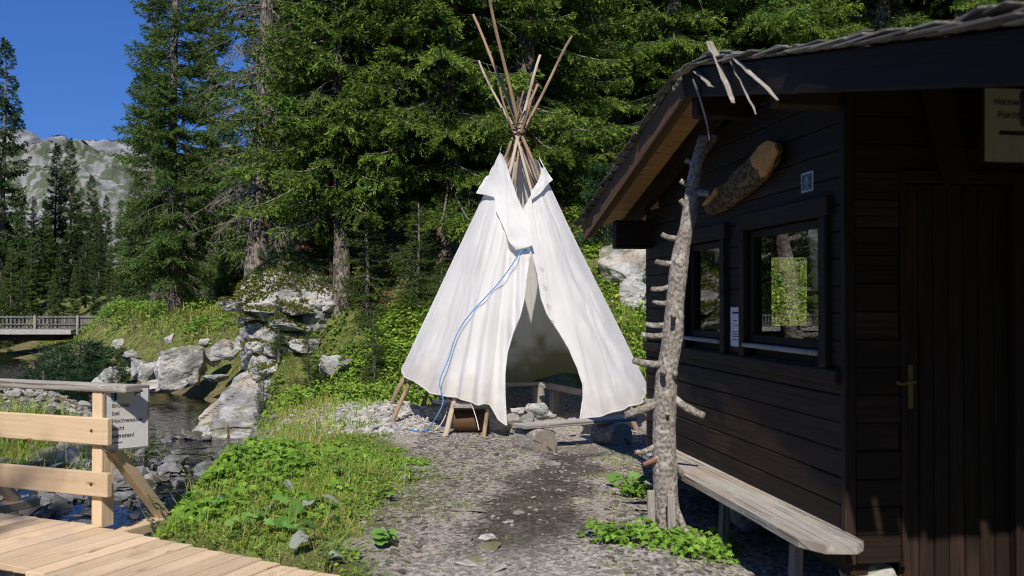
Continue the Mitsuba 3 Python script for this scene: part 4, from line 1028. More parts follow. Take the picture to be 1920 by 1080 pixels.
for q in (.2, .8):
    a = C0 + EN * q - ED * 4.4; b = C0 + EN * q + ED * 3.4
    a[2] = b[2] = -.12; putbox(fb + '__bearer', box(a, b, .12, .15), 'pine_wood')
post = np.array([-3.13, 7.64, 0])
putbox(fb + '__post', box(post - [0, 0, .02], post + [0, 0, 1.01], .125, .10, up=E, c=.004), 'pine_wood')
off = -PD * .088
e0 = post - E * .155
for z0, z1 in ((.615, .815), (.225, .405)):
    a, b = e0 + off, post + E * 3.2 + off
    a[2] = b[2] = (z0 + z1) / 2
    putbox(fb + '__rail_board', box(a, b, .05, z1 - z0, c=.005), 'pine_wood')
for z0 in (.72, .315):
    c = post + off - PD * .026 + [0, 0, z0]
    v, f, uv = tube([c, c - PD * .003, c - PD * .006], .011, 10); put(fb + '__screw', (v, f), 'dim_board')
a, b = post - E * .30, post + E * 3.2; a[2] = b[2] = 1.037
putbox(fb + '__top_rail', box(a, b, .17, .055, c=.008), 'grey_wood')
a, b = post - PD * .15 - E * .04, post + PD * .80 - E * .04; a[2] = b[2] = -.105
a = a + [0, 0, .0]; putbox(fb + '__outrigger', box(a, b, .16, .075, c=.005), 'pine_wood')
a, b = post + PD * .05 - E * .045, post + PD * .60 - E * .045; a[2] = .56; b[2] = -.06
putbox(fb + '__brace', box(a, b, .085, .085, up=(0, 0, 1), c=.004), 'pine_wood')
p2 = post + E * 1.62
putbox(fb + '__post', box(p2 - [0, 0, .02], p2 + [0, 0, 1.01], .125, .10, up=E, c=.004), 'pine_wood')
a, b = p2 - PD * .15, p2 + PD * .80; a[2] = b[2] = -.105
putbox(fb + '__outrigger', box(a, b, .16, .075, c=.005), 'pine_wood')
a, b = p2 + PD * .05, p2 + PD * .60; a[2] = .56; b[2] = -.06
putbox(fb + '__brace', box(a, b, .085, .085, c=.004), 'pine_wood')
ws = thing('warning_sign', 'white sign reading Brücke bei Hochwasser nicht betreten on the footbridge post', 'sign')
SD_ = unit([.72, .69, 0]); SN_ = np.array([SD_[1], -SD_[0], 0])
s0 = post - E * .078 - PD * .05 + SD_ * .155
def fr(x, y, d): return s0 + SD_ * x + np.array([0, 0, .80 + y]) + SN_ * d
flat(ws + '__board', rect(-.165, -.235, .170, .235), fr, 0, .008, 'sign_white')
flat(ws + '__frame', rect(-.172, -.242, .177, .242).difference(rect(-.160, -.228, .165, .228)), fr, -.004, .014, 'metal')
for k, tx in enumerate(['Brücke', 'bei', 'Hochwasser', 'nicht', 'betreten!']):
    lettering(ws + '__lettering', tx, .030, fr, -.115, .085 - .058 * k, .0085, 'black_ink')
flat(ws + '__emblem', Polygon([(-.12, .145), (-.12, .20), (-.10, .20), (-.10, .125)]), fr, .0085, .0095, 'blue_ink')
flat(ws + '__emblem', Polygon([(-.097, .125), (-.097, .20), (-.077, .20), (-.077, .145)]), fr, .0085, .0095, 'black_ink')
goat = Polygon([(.06, .165), (.066, .165), (.07, .18), (.095, .182), (.102, .165), (.108, .165), (.107, .188), (.118, .196), (.13, .194), (.13, .201), (.122, .207), (.108, .222), (.092, .224), (.104, .216), (.112, .206), (.104, .199), (.075, .200), (.064, .19)])
flat(ws + '__animal_emblem', goat, fr, .0085, .0095, 'black_ink')
flat(ws + '__small_print', rect(-.115, -.185, -.03, -.178), fr, .0085, .0092, 'black_ink')

# ------------------------------------------------------------------ the road bridge far up the stream
rb = thing('road_bridge', 'distant road bridge with a pale picket railing', 'bridge')
DB = 50.0
def bp(u, v, D=DB): return at(u, v, D)
putbox(rb + '__deck', box(bp(-300, 621), bp(158, 621), 3.0, .22), 'concrete')
putbox(rb + '__girder', box(bp(-300, 631, 50.5), bp(120, 631, 50.5), 2.2, .34), 'dim_board')
for v_ in (594.5, 608, 616):
    putbox(rb + '__rail', box(bp(-300, v_, 49.0), bp(222, v_, 49.0), .05, .07), 'shingle_wood')
u = -40.0
while u < 222:
    if not (60 < u < 72): putbox(rb + '__picket', box(bp(u, 617, 49.06), bp(u, 592, 49.06), .10, .03, up=(0, -1, 0)), 'shingle_wood')
    u += 7.6 if u < 110 else 4.6
for u in (-10, 66, 146, 188):
    putbox(rb + '__post', box(bp(u, 628 if u > 100 else 620, 48.9), bp(u, 591, 48.9), .11, .11), 'grey_wood')

# ------------------------------------------------------------------ conifers
def tubes_many(P, R, sides=4):
    """many tubes at once: P (k, n, 3), R (k, n)"""
    k, n, _ = P.shape
    t = unit(np.gradient(P, axis=1))
    ref = np.where(np.abs(t[..., 2:]) < .9, [0, 0, 1.0], [1.0, 0, 0])
    a = unit(np.cross(t, ref)); b = np.cross(t, a)
    ang = np.arange(sides) * 2 * np.pi / sides
    v = P[:, :, None] + R[:, :, None, None] * (np.cos(ang)[:, None] * a[:, :, None] + np.sin(ang)[:, None] * b[:, :, None])
    base = (np.arange(k) * n * sides)[:, None, None]
    i, j = np.meshgrid(np.arange(n - 1), np.arange(sides), indexing='ij')
    q = np.stack([i * sides + j, i * sides + (j + 1) % sides, (i + 1) * sides + (j + 1) % sides, (i + 1) * sides + j], -1).reshape(1, -1, 4) + base
    q = q.reshape(-1, 4)
    return v.reshape(-1, 3), np.vstack([q[:, [0, 1, 2]], q[:, [0, 2, 3]]])
def blades(O, Dv, L, W, r, col0, col1, tipness):
    """kite shaped sprays of needles with a colour each"""
    n = len(O)
    rnd = r.normal(size=(n, 3)); s = unit(np.cross(Dv, rnd)) * (W / 2)[:, None]
    up = np.cross(unit(s), Dv) * (L * .10)[:, None]
    m = O + Dv * (L * .45)[:, None] + up
    v = np.stack([O, m + s, O + Dv * L[:, None], m - s], 1).reshape(-1, 3)
    b = (np.arange(n) * 4)[:, None]
    f = np.vstack([b + [0, 1, 2], b + [0, 2, 3]])
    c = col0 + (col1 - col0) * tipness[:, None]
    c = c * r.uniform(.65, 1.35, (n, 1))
    return v, f, np.repeat(np.clip(c, .005, .6), 4, 0)
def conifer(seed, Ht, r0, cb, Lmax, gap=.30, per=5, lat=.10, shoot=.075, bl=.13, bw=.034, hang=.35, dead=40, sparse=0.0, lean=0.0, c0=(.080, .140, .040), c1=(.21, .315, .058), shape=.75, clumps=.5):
    r = np.random.default_rng(seed)
    n = 26; zz = np.linspace(0, 1, n)
    trunk = np.stack([lean * zz * Ht + .05 * Ht * .1 * np.sin(zz * 5 + seed), .03 * np.sin(zz * 7 + seed * 2), zz * Ht], 1)
    rad = r0 * (1 - zz) ** .8 + .015; rad[0] *= 1.3; rad[1] *= 1.04
    trunk = np.vstack([trunk[:1] - [0, 0, .9], trunk]); rad = np.r_[rad[0] * 1.25, rad]; zz = np.r_[-.9 / Ht, zz]
    tv, tf, _ = tube(smoothpath(trunk, 60), np.interp(np.linspace(-.9 / Ht, 1, 60), zz, rad), 14, seed=seed, rough=.12)
    hs = np.arange(cb, Ht - .1, gap)
    h = np.repeat(hs, per) + r.uniform(-.5, .5, len(hs) * per) * gap
    keep = r.uniform(size=len(h)) > sparse * (1 - (h - cb) / (Ht - cb)); h = h[keep]
    B = len(h); x = np.clip((h - cb) / (Ht - cb), 0, 1)
    az = r.uniform(0, 2 * np.pi, B)
    L = (Lmax * (1 - x) ** shape * r.uniform(.55, 1.12, B) * (.75 + .25 * ss(0, .08, x)) + .12)
    L *= 1 - clumps * .5 * (meshkit.noise(np.stack([np.cos(az) * 1.3, np.sin(az) * 1.3, h * .5], -1), seed) > .62)
    s = np.linspace(0, 1, 9)[None]
    slope = (-.28 + .85 * x)[:, None] + r.normal(0, .10, (B, 1))
    dz = L[:, None] * (slope * s - (.42 - .30 * x)[:, None] * s ** 2 + (.40 - .2 * x)[:, None] * s ** 3)
    rr = L[:, None] * s * .95
    wob = r.normal(0, .05, (B, 1)) * L[:, None] * s ** 2
    ctr = np.stack([np.interp(h, trunk[:, 2], trunk[:, 0]), np.interp(h, trunk[:, 2], trunk[:, 1]), h], 1)
    BP = ctr[:, None] + np.stack([rr * np.cos(az)[:, None] - wob * np.sin(az)[:, None], rr * np.sin(az)[:, None] + wob * np.cos(az)[:, None], dz], -1)
    BR = np.maximum(.010 + .012 * L[:, None], .012) * (1 - .75 * s)
    bv, bf = tubes_many(BP, BR, 4)
    # side twigs
    nl = np.maximum(3, (L / lat).astype(int)); bi = np.repeat(np.arange(B), nl)
    k = np.arange(len(bi)) - np.repeat(np.cumsum(nl) - nl, nl)
    sj = np.clip(.14 + .86 * (k + r.uniform(0, 1, len(bi))) / nl[bi], 0, 1)
    fi = sj * 8; i0 = np.minimum(fi.astype(int), 7); fr_ = (fi - i0)[:, None]
    O = BP[bi, i0] * (1 - fr_) + BP[bi, i0 + 1] * fr_
    tg = unit(BP[bi, i0 + 1] - BP[bi, i0])
    sd = unit(np.cross(tg, [0, 0, 1.0])) * np.where(k % 2 == 0, 1, -1)[:, None]
    an = r.uniform(.55, 1.15, len(bi))[:, None]
    d = tg * np.cos(an) + sd * np.sin(an)
    d[:, 2] -= hang * r.uniform(.3, 1.3, len(bi)); d = unit(d)
    ln = np.minimum((.10 + .40 * L[bi] * (1 - sj) ** .8 * (.35 + sj)) * r.uniform(.6, 1.2, len(bi)), .75) + .05
    # sprays along each twig
    ns = np.maximum(2, (ln / shoot).astype(int)); ti = np.repeat(np.arange(len(bi)), ns * 3)
    kk = np.arange(len(ti)) - np.repeat(np.cumsum(ns * 3) - ns * 3, ns * 3)
    q = (kk // 3 + r.uniform(0, 1, len(ti))) / ns[ti]
    sag = np.stack([0 * q, 0 * q, -hang * .35 * ln[ti] * q ** 2], -1)
    SO = O[ti] + d[ti] * (ln[ti] * q)[:, None] + sag
    rv = r.normal(size=(len(ti), 3)); rv = unit(rv - (rv * d[ti]).sum(1, keepdims=True) * d[ti])
    SD = unit(d[ti] * .75 + rv * .65 + np.array([0, 0, -.05]))
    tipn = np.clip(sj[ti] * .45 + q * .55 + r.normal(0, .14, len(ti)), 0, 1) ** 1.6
    tone = np.clip(r.normal(1, .16, B), .6, 1.4)[bi][ti]
    bt = BP[:, -1]
    SO = np.vstack([SO, np.repeat(bt, 5, 0)]); SD = np.vstack([SD, unit(np.repeat(unit(BP[:, -1] - BP[:, -2]), 5, 0) + r.normal(0, .45, (B * 5, 3)))])
    tipn = np.r_[tipn, np.ones(B * 5)]; tone = np.r_[tone, np.ones(B * 5)]
    sl = bl * r.uniform(.65, 1.3, len(SO))
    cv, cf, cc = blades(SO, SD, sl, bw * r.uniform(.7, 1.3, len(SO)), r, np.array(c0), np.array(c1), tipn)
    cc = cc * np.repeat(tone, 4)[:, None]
    # dead limbs below and inside the crown
    if dead:
        hd = r.uniform(.10 * Ht if cb > .1 * Ht else cb * .6, cb + .35 * (Ht - cb), dead); ad = r.uniform(0, 6.28, dead); Ld = r.uniform(.5, 1.5, dead) * Lmax * .55
        sg_ = np.linspace(0, 1, 7)[None]
        ctr = np.stack([np.interp(hd, trunk[:, 2], trunk[:, 0]), np.interp(hd, trunk[:, 2], trunk[:, 1]), hd], 1)
        wv_ = r.normal(0, .06, (dead, 7)).cumsum(1) * Ld[:, None] * .25
        DP = ctr[:, None] + np.stack([Ld[:, None] * sg_ * np.cos(ad)[:, None] - wv_ * np.sin(ad)[:, None], Ld[:, None] * sg_ * np.sin(ad)[:, None] + wv_ * np.cos(ad)[:, None], Ld[:, None] * (-.15 * sg_ - r.uniform(.1, .5, (dead, 1)) * sg_ ** 2)], -1)
        dv, df = tubes_many(DP, .016 * (1 - .8 * sg_) * np.ones((dead, 1)), 4)
        m = 9; di = np.repeat(np.arange(dead), m); u_ = r.uniform(.25, 1, len(di)); ii = np.minimum((u_ * 6).astype(int), 5)
        o_ = DP[di, ii]; dd = unit(unit(DP[di, ii + 1] - DP[di, ii]) + r.normal(0, .6, (len(di), 3)) + [0, 0, -.35]); ll = r.uniform(.15, .55, len(di))
        tw_ = np.linspace(0, 1, 4)[None, :, None]
        TP = o_[:, None] + dd[:, None] * ll[:, None, None] * tw_ + np.array([0, 0, -.1]) * tw_ ** 2 + r.normal(0, .02, (len(di), 4, 3)) * tw_
        t2, f2 = tubes_many(TP, .006 * (1 - .6 * tw_[..., 0]) * np.ones((len(di), 1)), 3)
        dv, df = join([(dv, df), (t2, f2)])
    else: dv, df = bv[:4], bf[:2]
    return dict(trunk=(tv, tf), branch=(bv, bf), dead=(dv, df), crown=(cv, cf, cc))
kinds = {}
def kind_(name, **k):
    c = conifer(**k)
    g = {'type': 'shapegroup'}
    g['trunk'] = mikit.ply(c['trunk'], 'tree_bark', smooth=True)
    g['branch'] = mikit.ply(c['branch'], 'tree_bark', smooth=True)
    if k.get('dead', 40): g['dead_branch'] = mikit.ply(c['dead'], 'dead_twig')
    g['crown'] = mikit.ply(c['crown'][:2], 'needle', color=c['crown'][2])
    scene['species_' + name] = g; kinds[name] = (k['Ht'], len(c['crown'][1]))
kind_('dense_a', seed=1, Ht=19, r0=.26, cb=1.3, Lmax=2.9, gap=.29, per=6, lat=.075, shoot=.055, bl=.115, bw=.036, dead=16, c1=(.245, .35, .058))
kind_('dense_c', seed=9, Ht=17, r0=.165, cb=2.2, Lmax=2.2, gap=.28, per=8, lat=.075, shoot=.058, bl=.115, bw=.036, dead=26, hang=.5, c1=(.225, .335, .058))
kind_('dense_b', seed=2, Ht=21, r0=.30, cb=2.2, Lmax=3.2, gap=.31, per=6, lat=.078, shoot=.058, bl=.12, bw=.037, dead=22, hang=.5, c1=(.215, .33, .060))
kind_('tall', seed=3, Ht=19, r0=.22, cb=1.5, Lmax=2.25, gap=.31, per=6, lat=.085, shoot=.07, bl=.145, bw=.042, dead=60, sparse=.04, hang=.45, c1=(.165, .255, .07), shape=.5, clumps=1.0)
kind_('gaunt', seed=4, Ht=16, r0=.21, cb=1.4, Lmax=2.1, gap=.34, per=4, lat=.13, shoot=.09, bl=.15, bw=.042, dead=110, sparse=.42, hang=.4, lean=.03, c1=(.16, .245, .07), shape=.35, clumps=1.0)
kind_('far_a', seed=5, Ht=18, r0=.22, cb=.8, Lmax=3.0, gap=.50, per=7, lat=.11, shoot=.085, bl=.19, bw=.066, dead=0, c0=(.045, .085, .03), c1=(.185, .27, .058), shape=.85, clumps=.3)
kind_('far_b', seed=6, Ht=16, r0=.18, cb=.5, Lmax=2.3, gap=.48, per=7, lat=.11, shoot=.085, bl=.20, bw=.07, dead=0, c0=(.035, .068, .03), c1=(.10, .165, .052), shape=.75, hang=.5, clumps=.3)  # darker needles: the shade over the far wood is in their colour
kind_('young', seed=7, Ht=5.0, r0=.07, cb=.25, Lmax=1.15, gap=.22, per=5, lat=.08, shoot=.07, bl=.10, bw=.03, dead=0, c1=(.10, .15, .035), hang=.1)
kind_('pine_bush', seed=8, Ht=1.5, r0=.04, cb=.15, Lmax=.55, gap=.14, per=5, lat=.07, shoot=.05, bl=.13, bw=.022, dead=0, c0=(.03, .07, .04), c1=(.085, .17, .075), hang=-.5, shape=.4)
def tree(kind, x, y, h, label, cat='tree', group=None, z=None, rot=None, wide=1.0, name='spruce_tree'):
    k = thing(name, label, cat, group)
    s = h / kinds[kind][0]
    z = H(x, y) - .08 if z is None else z
    rot = random.uniform(0, 360) if rot is None else rot
    tag(k + '__branch', kind='stuff'); tag(k + '__dead_branch', kind='stuff')
    scene[k] = {'type': 'instance', 'to_world': T().translate([float(x), float(y), float(z)]).rotate([0, 0, 1], rot).scale([s * wide, s * wide, s]), 'group': {'type': 'ref', 'id': 'species_' + kind}}
def tree_at(kind, u, D, top, label, **k):       # stands at distance D, its tip at the image row top
    x = (u - 960) / F * D
    z = H(x, D) - .08
    h = EYE + (HZ - top) / F * D - z
    tree(kind, x, D, h, label, z=z, **k)

# the far wood on the left
tree_at('far_b', 6, 68, 78, 'tall slim dark spruce at the left edge above the bridge', wide=1.0)
for u, D, top, lab in [(104, 74, 272, 'left one of the twin pointed spruces beyond the bridge'), (131, 74, 262, 'right taller one of the twin pointed spruces beyond the bridge'), (170, 86, 330, 'thin pointed spruce right of the twin spruces'), (198, 84, 368, 'small spruce in the dark wood behind the bridge fence')]:
    tree_at('far_b', u, D, top, lab, group='trees of the dark far wood')
for u, D, top in [(226, 90, 378), (62, 80, 372), (36, 88, 345), (84, 92, 372), (152, 95, 352), (246, 84, 352), (-30, 74, 190), (182, 100, 372), (20, 60, 452), (58, 64, 440), (112, 61, 462), (208, 66, 455), (160, 64, 440), (236, 60, 430), (258, 56, 330), (90, 70, 400), (185, 72, 400), (-40, 60, 380), (140, 58, 500), (40, 57, 505), (215, 57, 505), (5, 56, 520), (100, 56.5, 515), (180, 56, 510)]:
    tree_at(random.choice(['far_a', 'far_b']), u, D, top, 'dark spruce of the shadowy wood behind the distant bridge', group='trees of the dark far wood')
tree(*('tall', -12.2, 36, 17.5), 'tall spruce with a long bare grey trunk on the grassy bank', rot=40)
tree('tall', -15.9, 44, 14.5, 'spruce close behind the tall bare trunked one', rot=200)
tree('tall', -13.6, 45, 17, 'second spruce half hidden by the tall bare trunked one', rot=120)
tree('gaunt', -5.62, 22.2, 15, 'gaunt spruce with dead grey branches rooted on the rock outcrop', z=2.55, rot=10)
tree('gaunt', -6.2, 26.5, 15, 'pale trunked half bare spruce behind the outcrop spruce', rot=150)
tree('tall', -5.9, 28, 16, 'spruce with drooping twigs behind the gaunt ones', rot=250)
for u, D, top in [(410, 47, 300), (440, 50, 262), (300, 52, 400), (345, 50, 380), (270, 48, 420), (470, 46, 250), (380, 55, 330), (420, 40, 420), (360, 42, 450), (290, 46, 470)]:
    tree_at('far_a', u, D, top, 'spruce in the gap of the wood left of the outcrop', group='trees in the gap left of the outcrop')
near_ = [('dense_c', -3.62, 21.1, 17, 'dense spruce on the slope left of the tent, its dark trunk foot in view'), ('dense_c', -4.3, 24.2, 18, 'dense spruce above the rock outcrop'), ('dense_a', -2.5, 22.0, 17, 'bushy spruce between the slope spruces left of the tent'),
         ('dense_a', -1.35, 21.6, 19, 'big bright spruce right behind the tent poles on the left'), ('dense_a', .25, 22.6, 19, 'dense spruce directly behind the crossing tent poles'), ('dense_b', 1.35, 26.0, 18, 'spruce behind the tent on the right'), ('dense_a', -.6, 26.5, 20, 'spruce in the second row behind the tent'),
         ('dense_b', 2.75, 27.0, 19, 'spruce with visible trunk between the tent and the hut roof'), ('dense_a', 4.3, 26.0, 18, 'spruce rising over the hut roof ridge'), ('dense_b', 6.3, 27, 19, 'spruce above the left end of the hut roof'), ('dense_a', 8.2, 27, 18, 'bright spruce above the middle of the hut roof'), ('dense_b', 10.4, 28, 19, 'spruce above the hut roof slope'), ('dense_a', 12.6, 28, 18, 'spruce above the right part of the hut roof'), ('dense_b', 14.8, 29, 19, 'spruce at the right edge above the hut roof')]
for kd, x, y, h, lab in near_: tree(kd, x, y, h, lab, group='spruces of the slope')
tr_ = np.random.default_rng(31)
for D, step in ((32, 95), (39, 84), (48, 76)):
    u = 560 + D
    while u < (1960 if D < 45 else 1250):
        x = (u - 960) / F * D + tr_.normal(0, .3)
        tree('dense_a' if tr_.uniform() < .15 and D < 35 else ('far_a' if tr_.uniform() < .6 else 'far_b'), x, D + tr_.normal(0, 1.2), tr_.uniform(15, 21), 'spruce deep in the wood on the slope', group='trees deep in the slope wood')
        u += step * tr_.uniform(.8, 1.2)
for x, y, h in [(-8.8, 3.2, 13), (-7.2, -3.5, 15), (-11.5, 2.5, 15), (-6.3, -6.0, 19)]:
    tree('dense_a', x, y, h, 'spruce on the near stream bank that shades the water', group='trees shading the stream')
tree('pine_bush', 2.05, 21.5, 1.7, 'blue green young pine on the slope left of the hut eave', name='young_pine', wide=.9)
tree('pine_bush', -5.2, 21.3, .75, 'little bright green pine on top of the outcrop', name='young_pine', z=2.05)
tree('young', -4.75, 20.3, 1.15, 'small dark spruce bush growing on the outcrop face', name='spruce_bush', cat='bush', z=.65)
tree('young', -4.95, 19.9, 1.3, 'small dark spruce bush at the foot of the outcrop', name='spruce_bush', cat='bush', z=-1.0)
tree('young', -3.95, 19.4, 1.5, 'spruce sapling beside the slope spruce trunk', name='spruce_bush', cat='bush')
for k_, (x, y, h) in enumerate([(-3.0, 20.6, 2.6), (-1.9, 20.2, 2.2), (-2.2, 21.2, 3.0), (-.9, 20.6, 2.2), (-3.9, 21.4, 2.4), (2.6, 20.8, 1.8), (3.4, 21.6, 2.4), (-1.4, 19.6, 1.3)]):
    tree('young', x, y, h, 'young spruce ' + ['behind the big spruce trunk left of the tent', 'in the shade behind the left side of the tent', 'tallest of those behind the tent on the left', 'close behind the tent centre', 'between the outcrop and the big spruce trunk', 'on the slope right of the tent', 'by the hut eave on the slope', 'lowest one just behind the tent'][k_], name='spruce_sapling', group='saplings under the slope spruces', wide=1.25)
tree('young', -2.6, 18.8, 1.6, 'spruce sapling in the shade left of the tent', name='spruce_bush', cat='bush')
for u, top, D in [(150, 642, 33), (112, 668, 32), (190, 650, 34), (226, 652, 35), (82, 694, 31.5), (252, 642, 37), (170, 684, 31), (132, 700, 30), (212, 690, 30.5), (100, 650, 36), (240, 668, 33), (64, 676, 35)]:
    tree_at('pine_bush', u, D, top, 'dark mountain pine bush on the bank below the road bridge', name='pine_bush', cat='bush', group='pine bushes below the bridge', wide=1.5)
for u, top, D in [(20, 655, 53), (60, 650, 54), (-30, 660, 53)]:
    tree_at('pine_bush', u, D, top, 'bush in the dark under the road bridge', name='pine_bush', cat='bush', group='bushes under the road bridge', wide=1.5)

for k_, (x, y, h) in enumerate([(-16, -19, 16), (-5.5, -23.5, 17), (-1, -23, 18), (3.5, -22.5, 17), (8, -20, 17), (12, -16.5, 17), (15.5, -12, 18), (17.5, -7, 18), (18.5, -2, 18), (5, -26, 19), (13, -20, 19)]):  # unseen spruces added to keep sky light off the hut front
    tree('far_a', x, y, h, 'added spruce behind the camera that blocks sky light from the hut', group='added spruces blocking sky light behind the camera', wide=1.45)

# ------------------------------------------------------------------ grass, herbs and leaves
def leaf_mesh(kind):
    if kind == 'blade':
        t = np.array([0, .4, .75, 1.0]); w = np.array([.5, .42, .26, 0.0])
        x = t - .10 * t ** 2; z = t * 0
        v = [[-w[0], 0, 0], [w[0], 0, 0], [-w[1], t[1], .0], [w[1], t[1], 0], [-w[2], t[2], 0], [w[2], t[2], 0], [0, 1, 0]]
        return np.array(v, float), np.array([[0, 1, 3], [0, 3, 2], [2, 3, 5], [2, 5, 4], [4, 5, 6]])
    if kind == 'oval':
        v = np.array([[0, 0, 0], [-.34, .35, .08], [0, .4, 0], [.34, .35, .08], [-.26, .72, .05], [.26, .72, .05], [0, 1, -.05]], float)
        return v, np.array([[0, 2, 1], [0, 3, 2], [1, 2, 4], [2, 3, 5], [2, 6, 4], [2, 5, 6]])
    if kind == 'palmate':
        an = np.radians([-150, -118, -95, -70, -48, -28, 0, 28, 48, 70, 95, 118, 150]); rr = np.array([.35, .72, .42, .88, .46, .66, 1.0, .66, .46, .88, .42, .72, .35]) * .6
        ring = np.stack([rr * np.sin(an), rr * np.cos(an) + .35, -.22 * rr ** 2], 1)
        v = np.vstack([[0, .30, .04], ring]); k = len(ring)
        return v, np.array([[0, i + 2, i + 1] for i in range(k - 1)])
    if kind == 'round':
        an = np.radians(np.linspace(-158, 158, 17)); r = .5 * (1 + .05 * np.cos(an * 9)) * (1 - .08 * np.cos(an))
        ring = np.stack([r * np.sin(an), r * np.cos(an) + .5, .10 * np.cos(an * 3) * .5 + .03 * np.cos(an * 8)], 1)
        mid = np.stack([.55 * r * np.sin(an), .55 * r * np.cos(an) + .5, -.02 + 0 * an], 1)
        v = np.vstack([[0, .42, -.05], mid, ring]); k = len(an)
        f = [[0, i + 2, i + 1] for i in range(k - 1)]
        for i in range(k - 1): f += [[1 + i, 2 + i, 2 + i + k], [1 + i, 2 + i + k, 1 + i + k]]
        return v, np.array(f)
def frame_of(d, n):
    y = unit(d); x = unit(np.cross(y, n)); z = np.cross(x, y); return x, y, z
def scatter(kind, O, Dv, Nv, L, W, C, curl=0.0):
    """copies of a leaf: at O, pointing along Dv, its face towards Nv, L long and W wide"""
    lv, lf = leaf_mesh(kind)
    x, y, z = frame_of(Dv, Nv)
    lx, ly, lz = lv[:, 0], lv[:, 1], lv[:, 2]
    v = O[:, None] + x[:, None] * (lx[None, :, None] * W[:, None, None]) + y[:, None] * (ly[None, :, None] * L[:, None, None]) + z[:, None] * ((lz[None, :, None]) * L[:, None, None])
    if np.any(curl): v[..., 2] -= (np.asarray(curl)[:, None] * (ly[None] ** 2)) * L[:, None]
    f = (lf[None] + (np.arange(len(O)) * len(lv))[:, None, None]).reshape(-1, 3)
    return v.reshape(-1, 3), f, np.repeat(C, len(lv), 0)
def many(parts):
    v, f = join([(p[0], p[1]) for p in parts]); return v, f, np.vstack([p[2] for p in parts])
def tint(n, r, a, b, sd=.22):
    a, b = np.array(a) * 2.2, np.array(b) * 2.2
    t = np.clip(r.beta(1.6, 1.6, n), 0, 1)[:, None]
    return np.clip((np.array(a) * (1 - t) + np.array(b) * t) * r.lognormal(0, sd, (n, 1)), .004, .6)
GA, GB = (.065, .125, .020), (.21, .285, .050)
def grass(key, xy, hgt, r, label, dry=.12, zoff=0.0, wid=.010, a=GA, b=GB):
    n = len(xy); z = H(xy[:, 0], xy[:, 1]) + zoff
    az = r.uniform(0, 6.28, n); lean = r.uniform(.2, 1.5, n)
    d = np.stack([np.cos(az) * lean, np.sin(az) * lean, np.ones(n)], 1)
    nv = np.stack([np.cos(az + r.normal(0, .6, n)), np.sin(az), .2 + 0 * az], 1)
    c = tint(n, r, a, b); dr_ = r.uniform(size=n) < dry
    c[dr_] = tint(dr_.sum(), r, (.20, .15, .06), (.34, .27, .12))
    L = hgt * r.uniform(.45, 1.25, n)
    v, f, c = scatter('blade', np.c_[xy, z - .01], d, nv, L, wid * r.uniform(.6, 1.4, n), c, curl=lean * .55)
    put(key, (v, f), 'leaf', color=c, label=label, kind='stuff')
r = np.random.default_rng(99)
def nz(xy, s, seed, o=3): return meshkit.fbm(np.c_[xy * s, xy[:, :1] * 0], o, seed)
# the near lawn left of the path
xy = np.stack([r.uniform(-4.2, 1.2, 330000), r.uniform(5.6, 14.6, 330000)], 1)
s_ = channel(xy[:, 0], xy[:, 1]); td = trodden(xy[:, 0], xy[:, 1])
deck = ((xy - C1[:2]) @ EN[:2] < .03)
keep = (s_ > 1.95) & ~deck & (r.uniform(size=len(xy)) < np.clip(1 - td * 1.06, 0, 1) * (.35 + .65 * ss(.35, .55, nz(xy, .9, 4)))) & (r.uniform(size=len(xy)) < np.clip(1.25 - .06 * xy[:, 1], .25, 1))
xy = xy[keep]
hg = (.07 + .07 * nz(xy, 1.2, 6) + .10 * ss(-2.3, -3.1, xy[:, 0])) * (1 - .55 * trodden(xy[:, 0] + .5, xy[:, 1]))
grass('grass', xy, hg, r, 'short green grass of the clearing', dry=.16, wid=.0085)
xy = np.stack([r.uniform(-3.6, -.9, 16000), r.uniform(6.6, 13.6, 16000)], 1); xy = xy[(channel(xy[:, 0], xy[:, 1]) > 1.9) & (trodden(xy[:, 0], xy[:, 1]) < .3) & ((xy - C1[:2]) @ EN[:2] > .1) & (nz(xy, 1.6, 23) > .5)]
grass('tall_grass', xy, .20 + .16 * nz(xy, 1.2, 9), r, 'taller grass stems standing among the herbs', dry=.35, wid=.006)
# tufts in the path and along its edges
cen_ = np.stack([r.uniform(-.9, 1.6, 240), r.uniform(6.2, 13.8, 240)], 1); w_ = r.uniform(size=240) < np.where(np.abs(cen_[:, 0] - (.12 + .135 * (cen_[:, 1] - 7.6))) < .5, .12, .75)
cen_ = np.vstack([cen_[w_], [[1.55, 10.4], [1.35, 10.9], [1.7, 10.9], [1.2, 11.2], [1.5, 11.3], [1.3, 10.0], [1.0, 10.3], [1.45, 11.9], [1.25, 9.6], [1.1, 11.6], [1.6, 12.2]] * 6])
xy = np.repeat(cen_, 42, 0) + r.normal(0, .085, (len(cen_) * 42, 2))
grass('grass_tufts', xy, .05 + 0 * xy[:, 0], r, 'thin grass tufts growing in the trodden path', dry=.15, wid=.007)
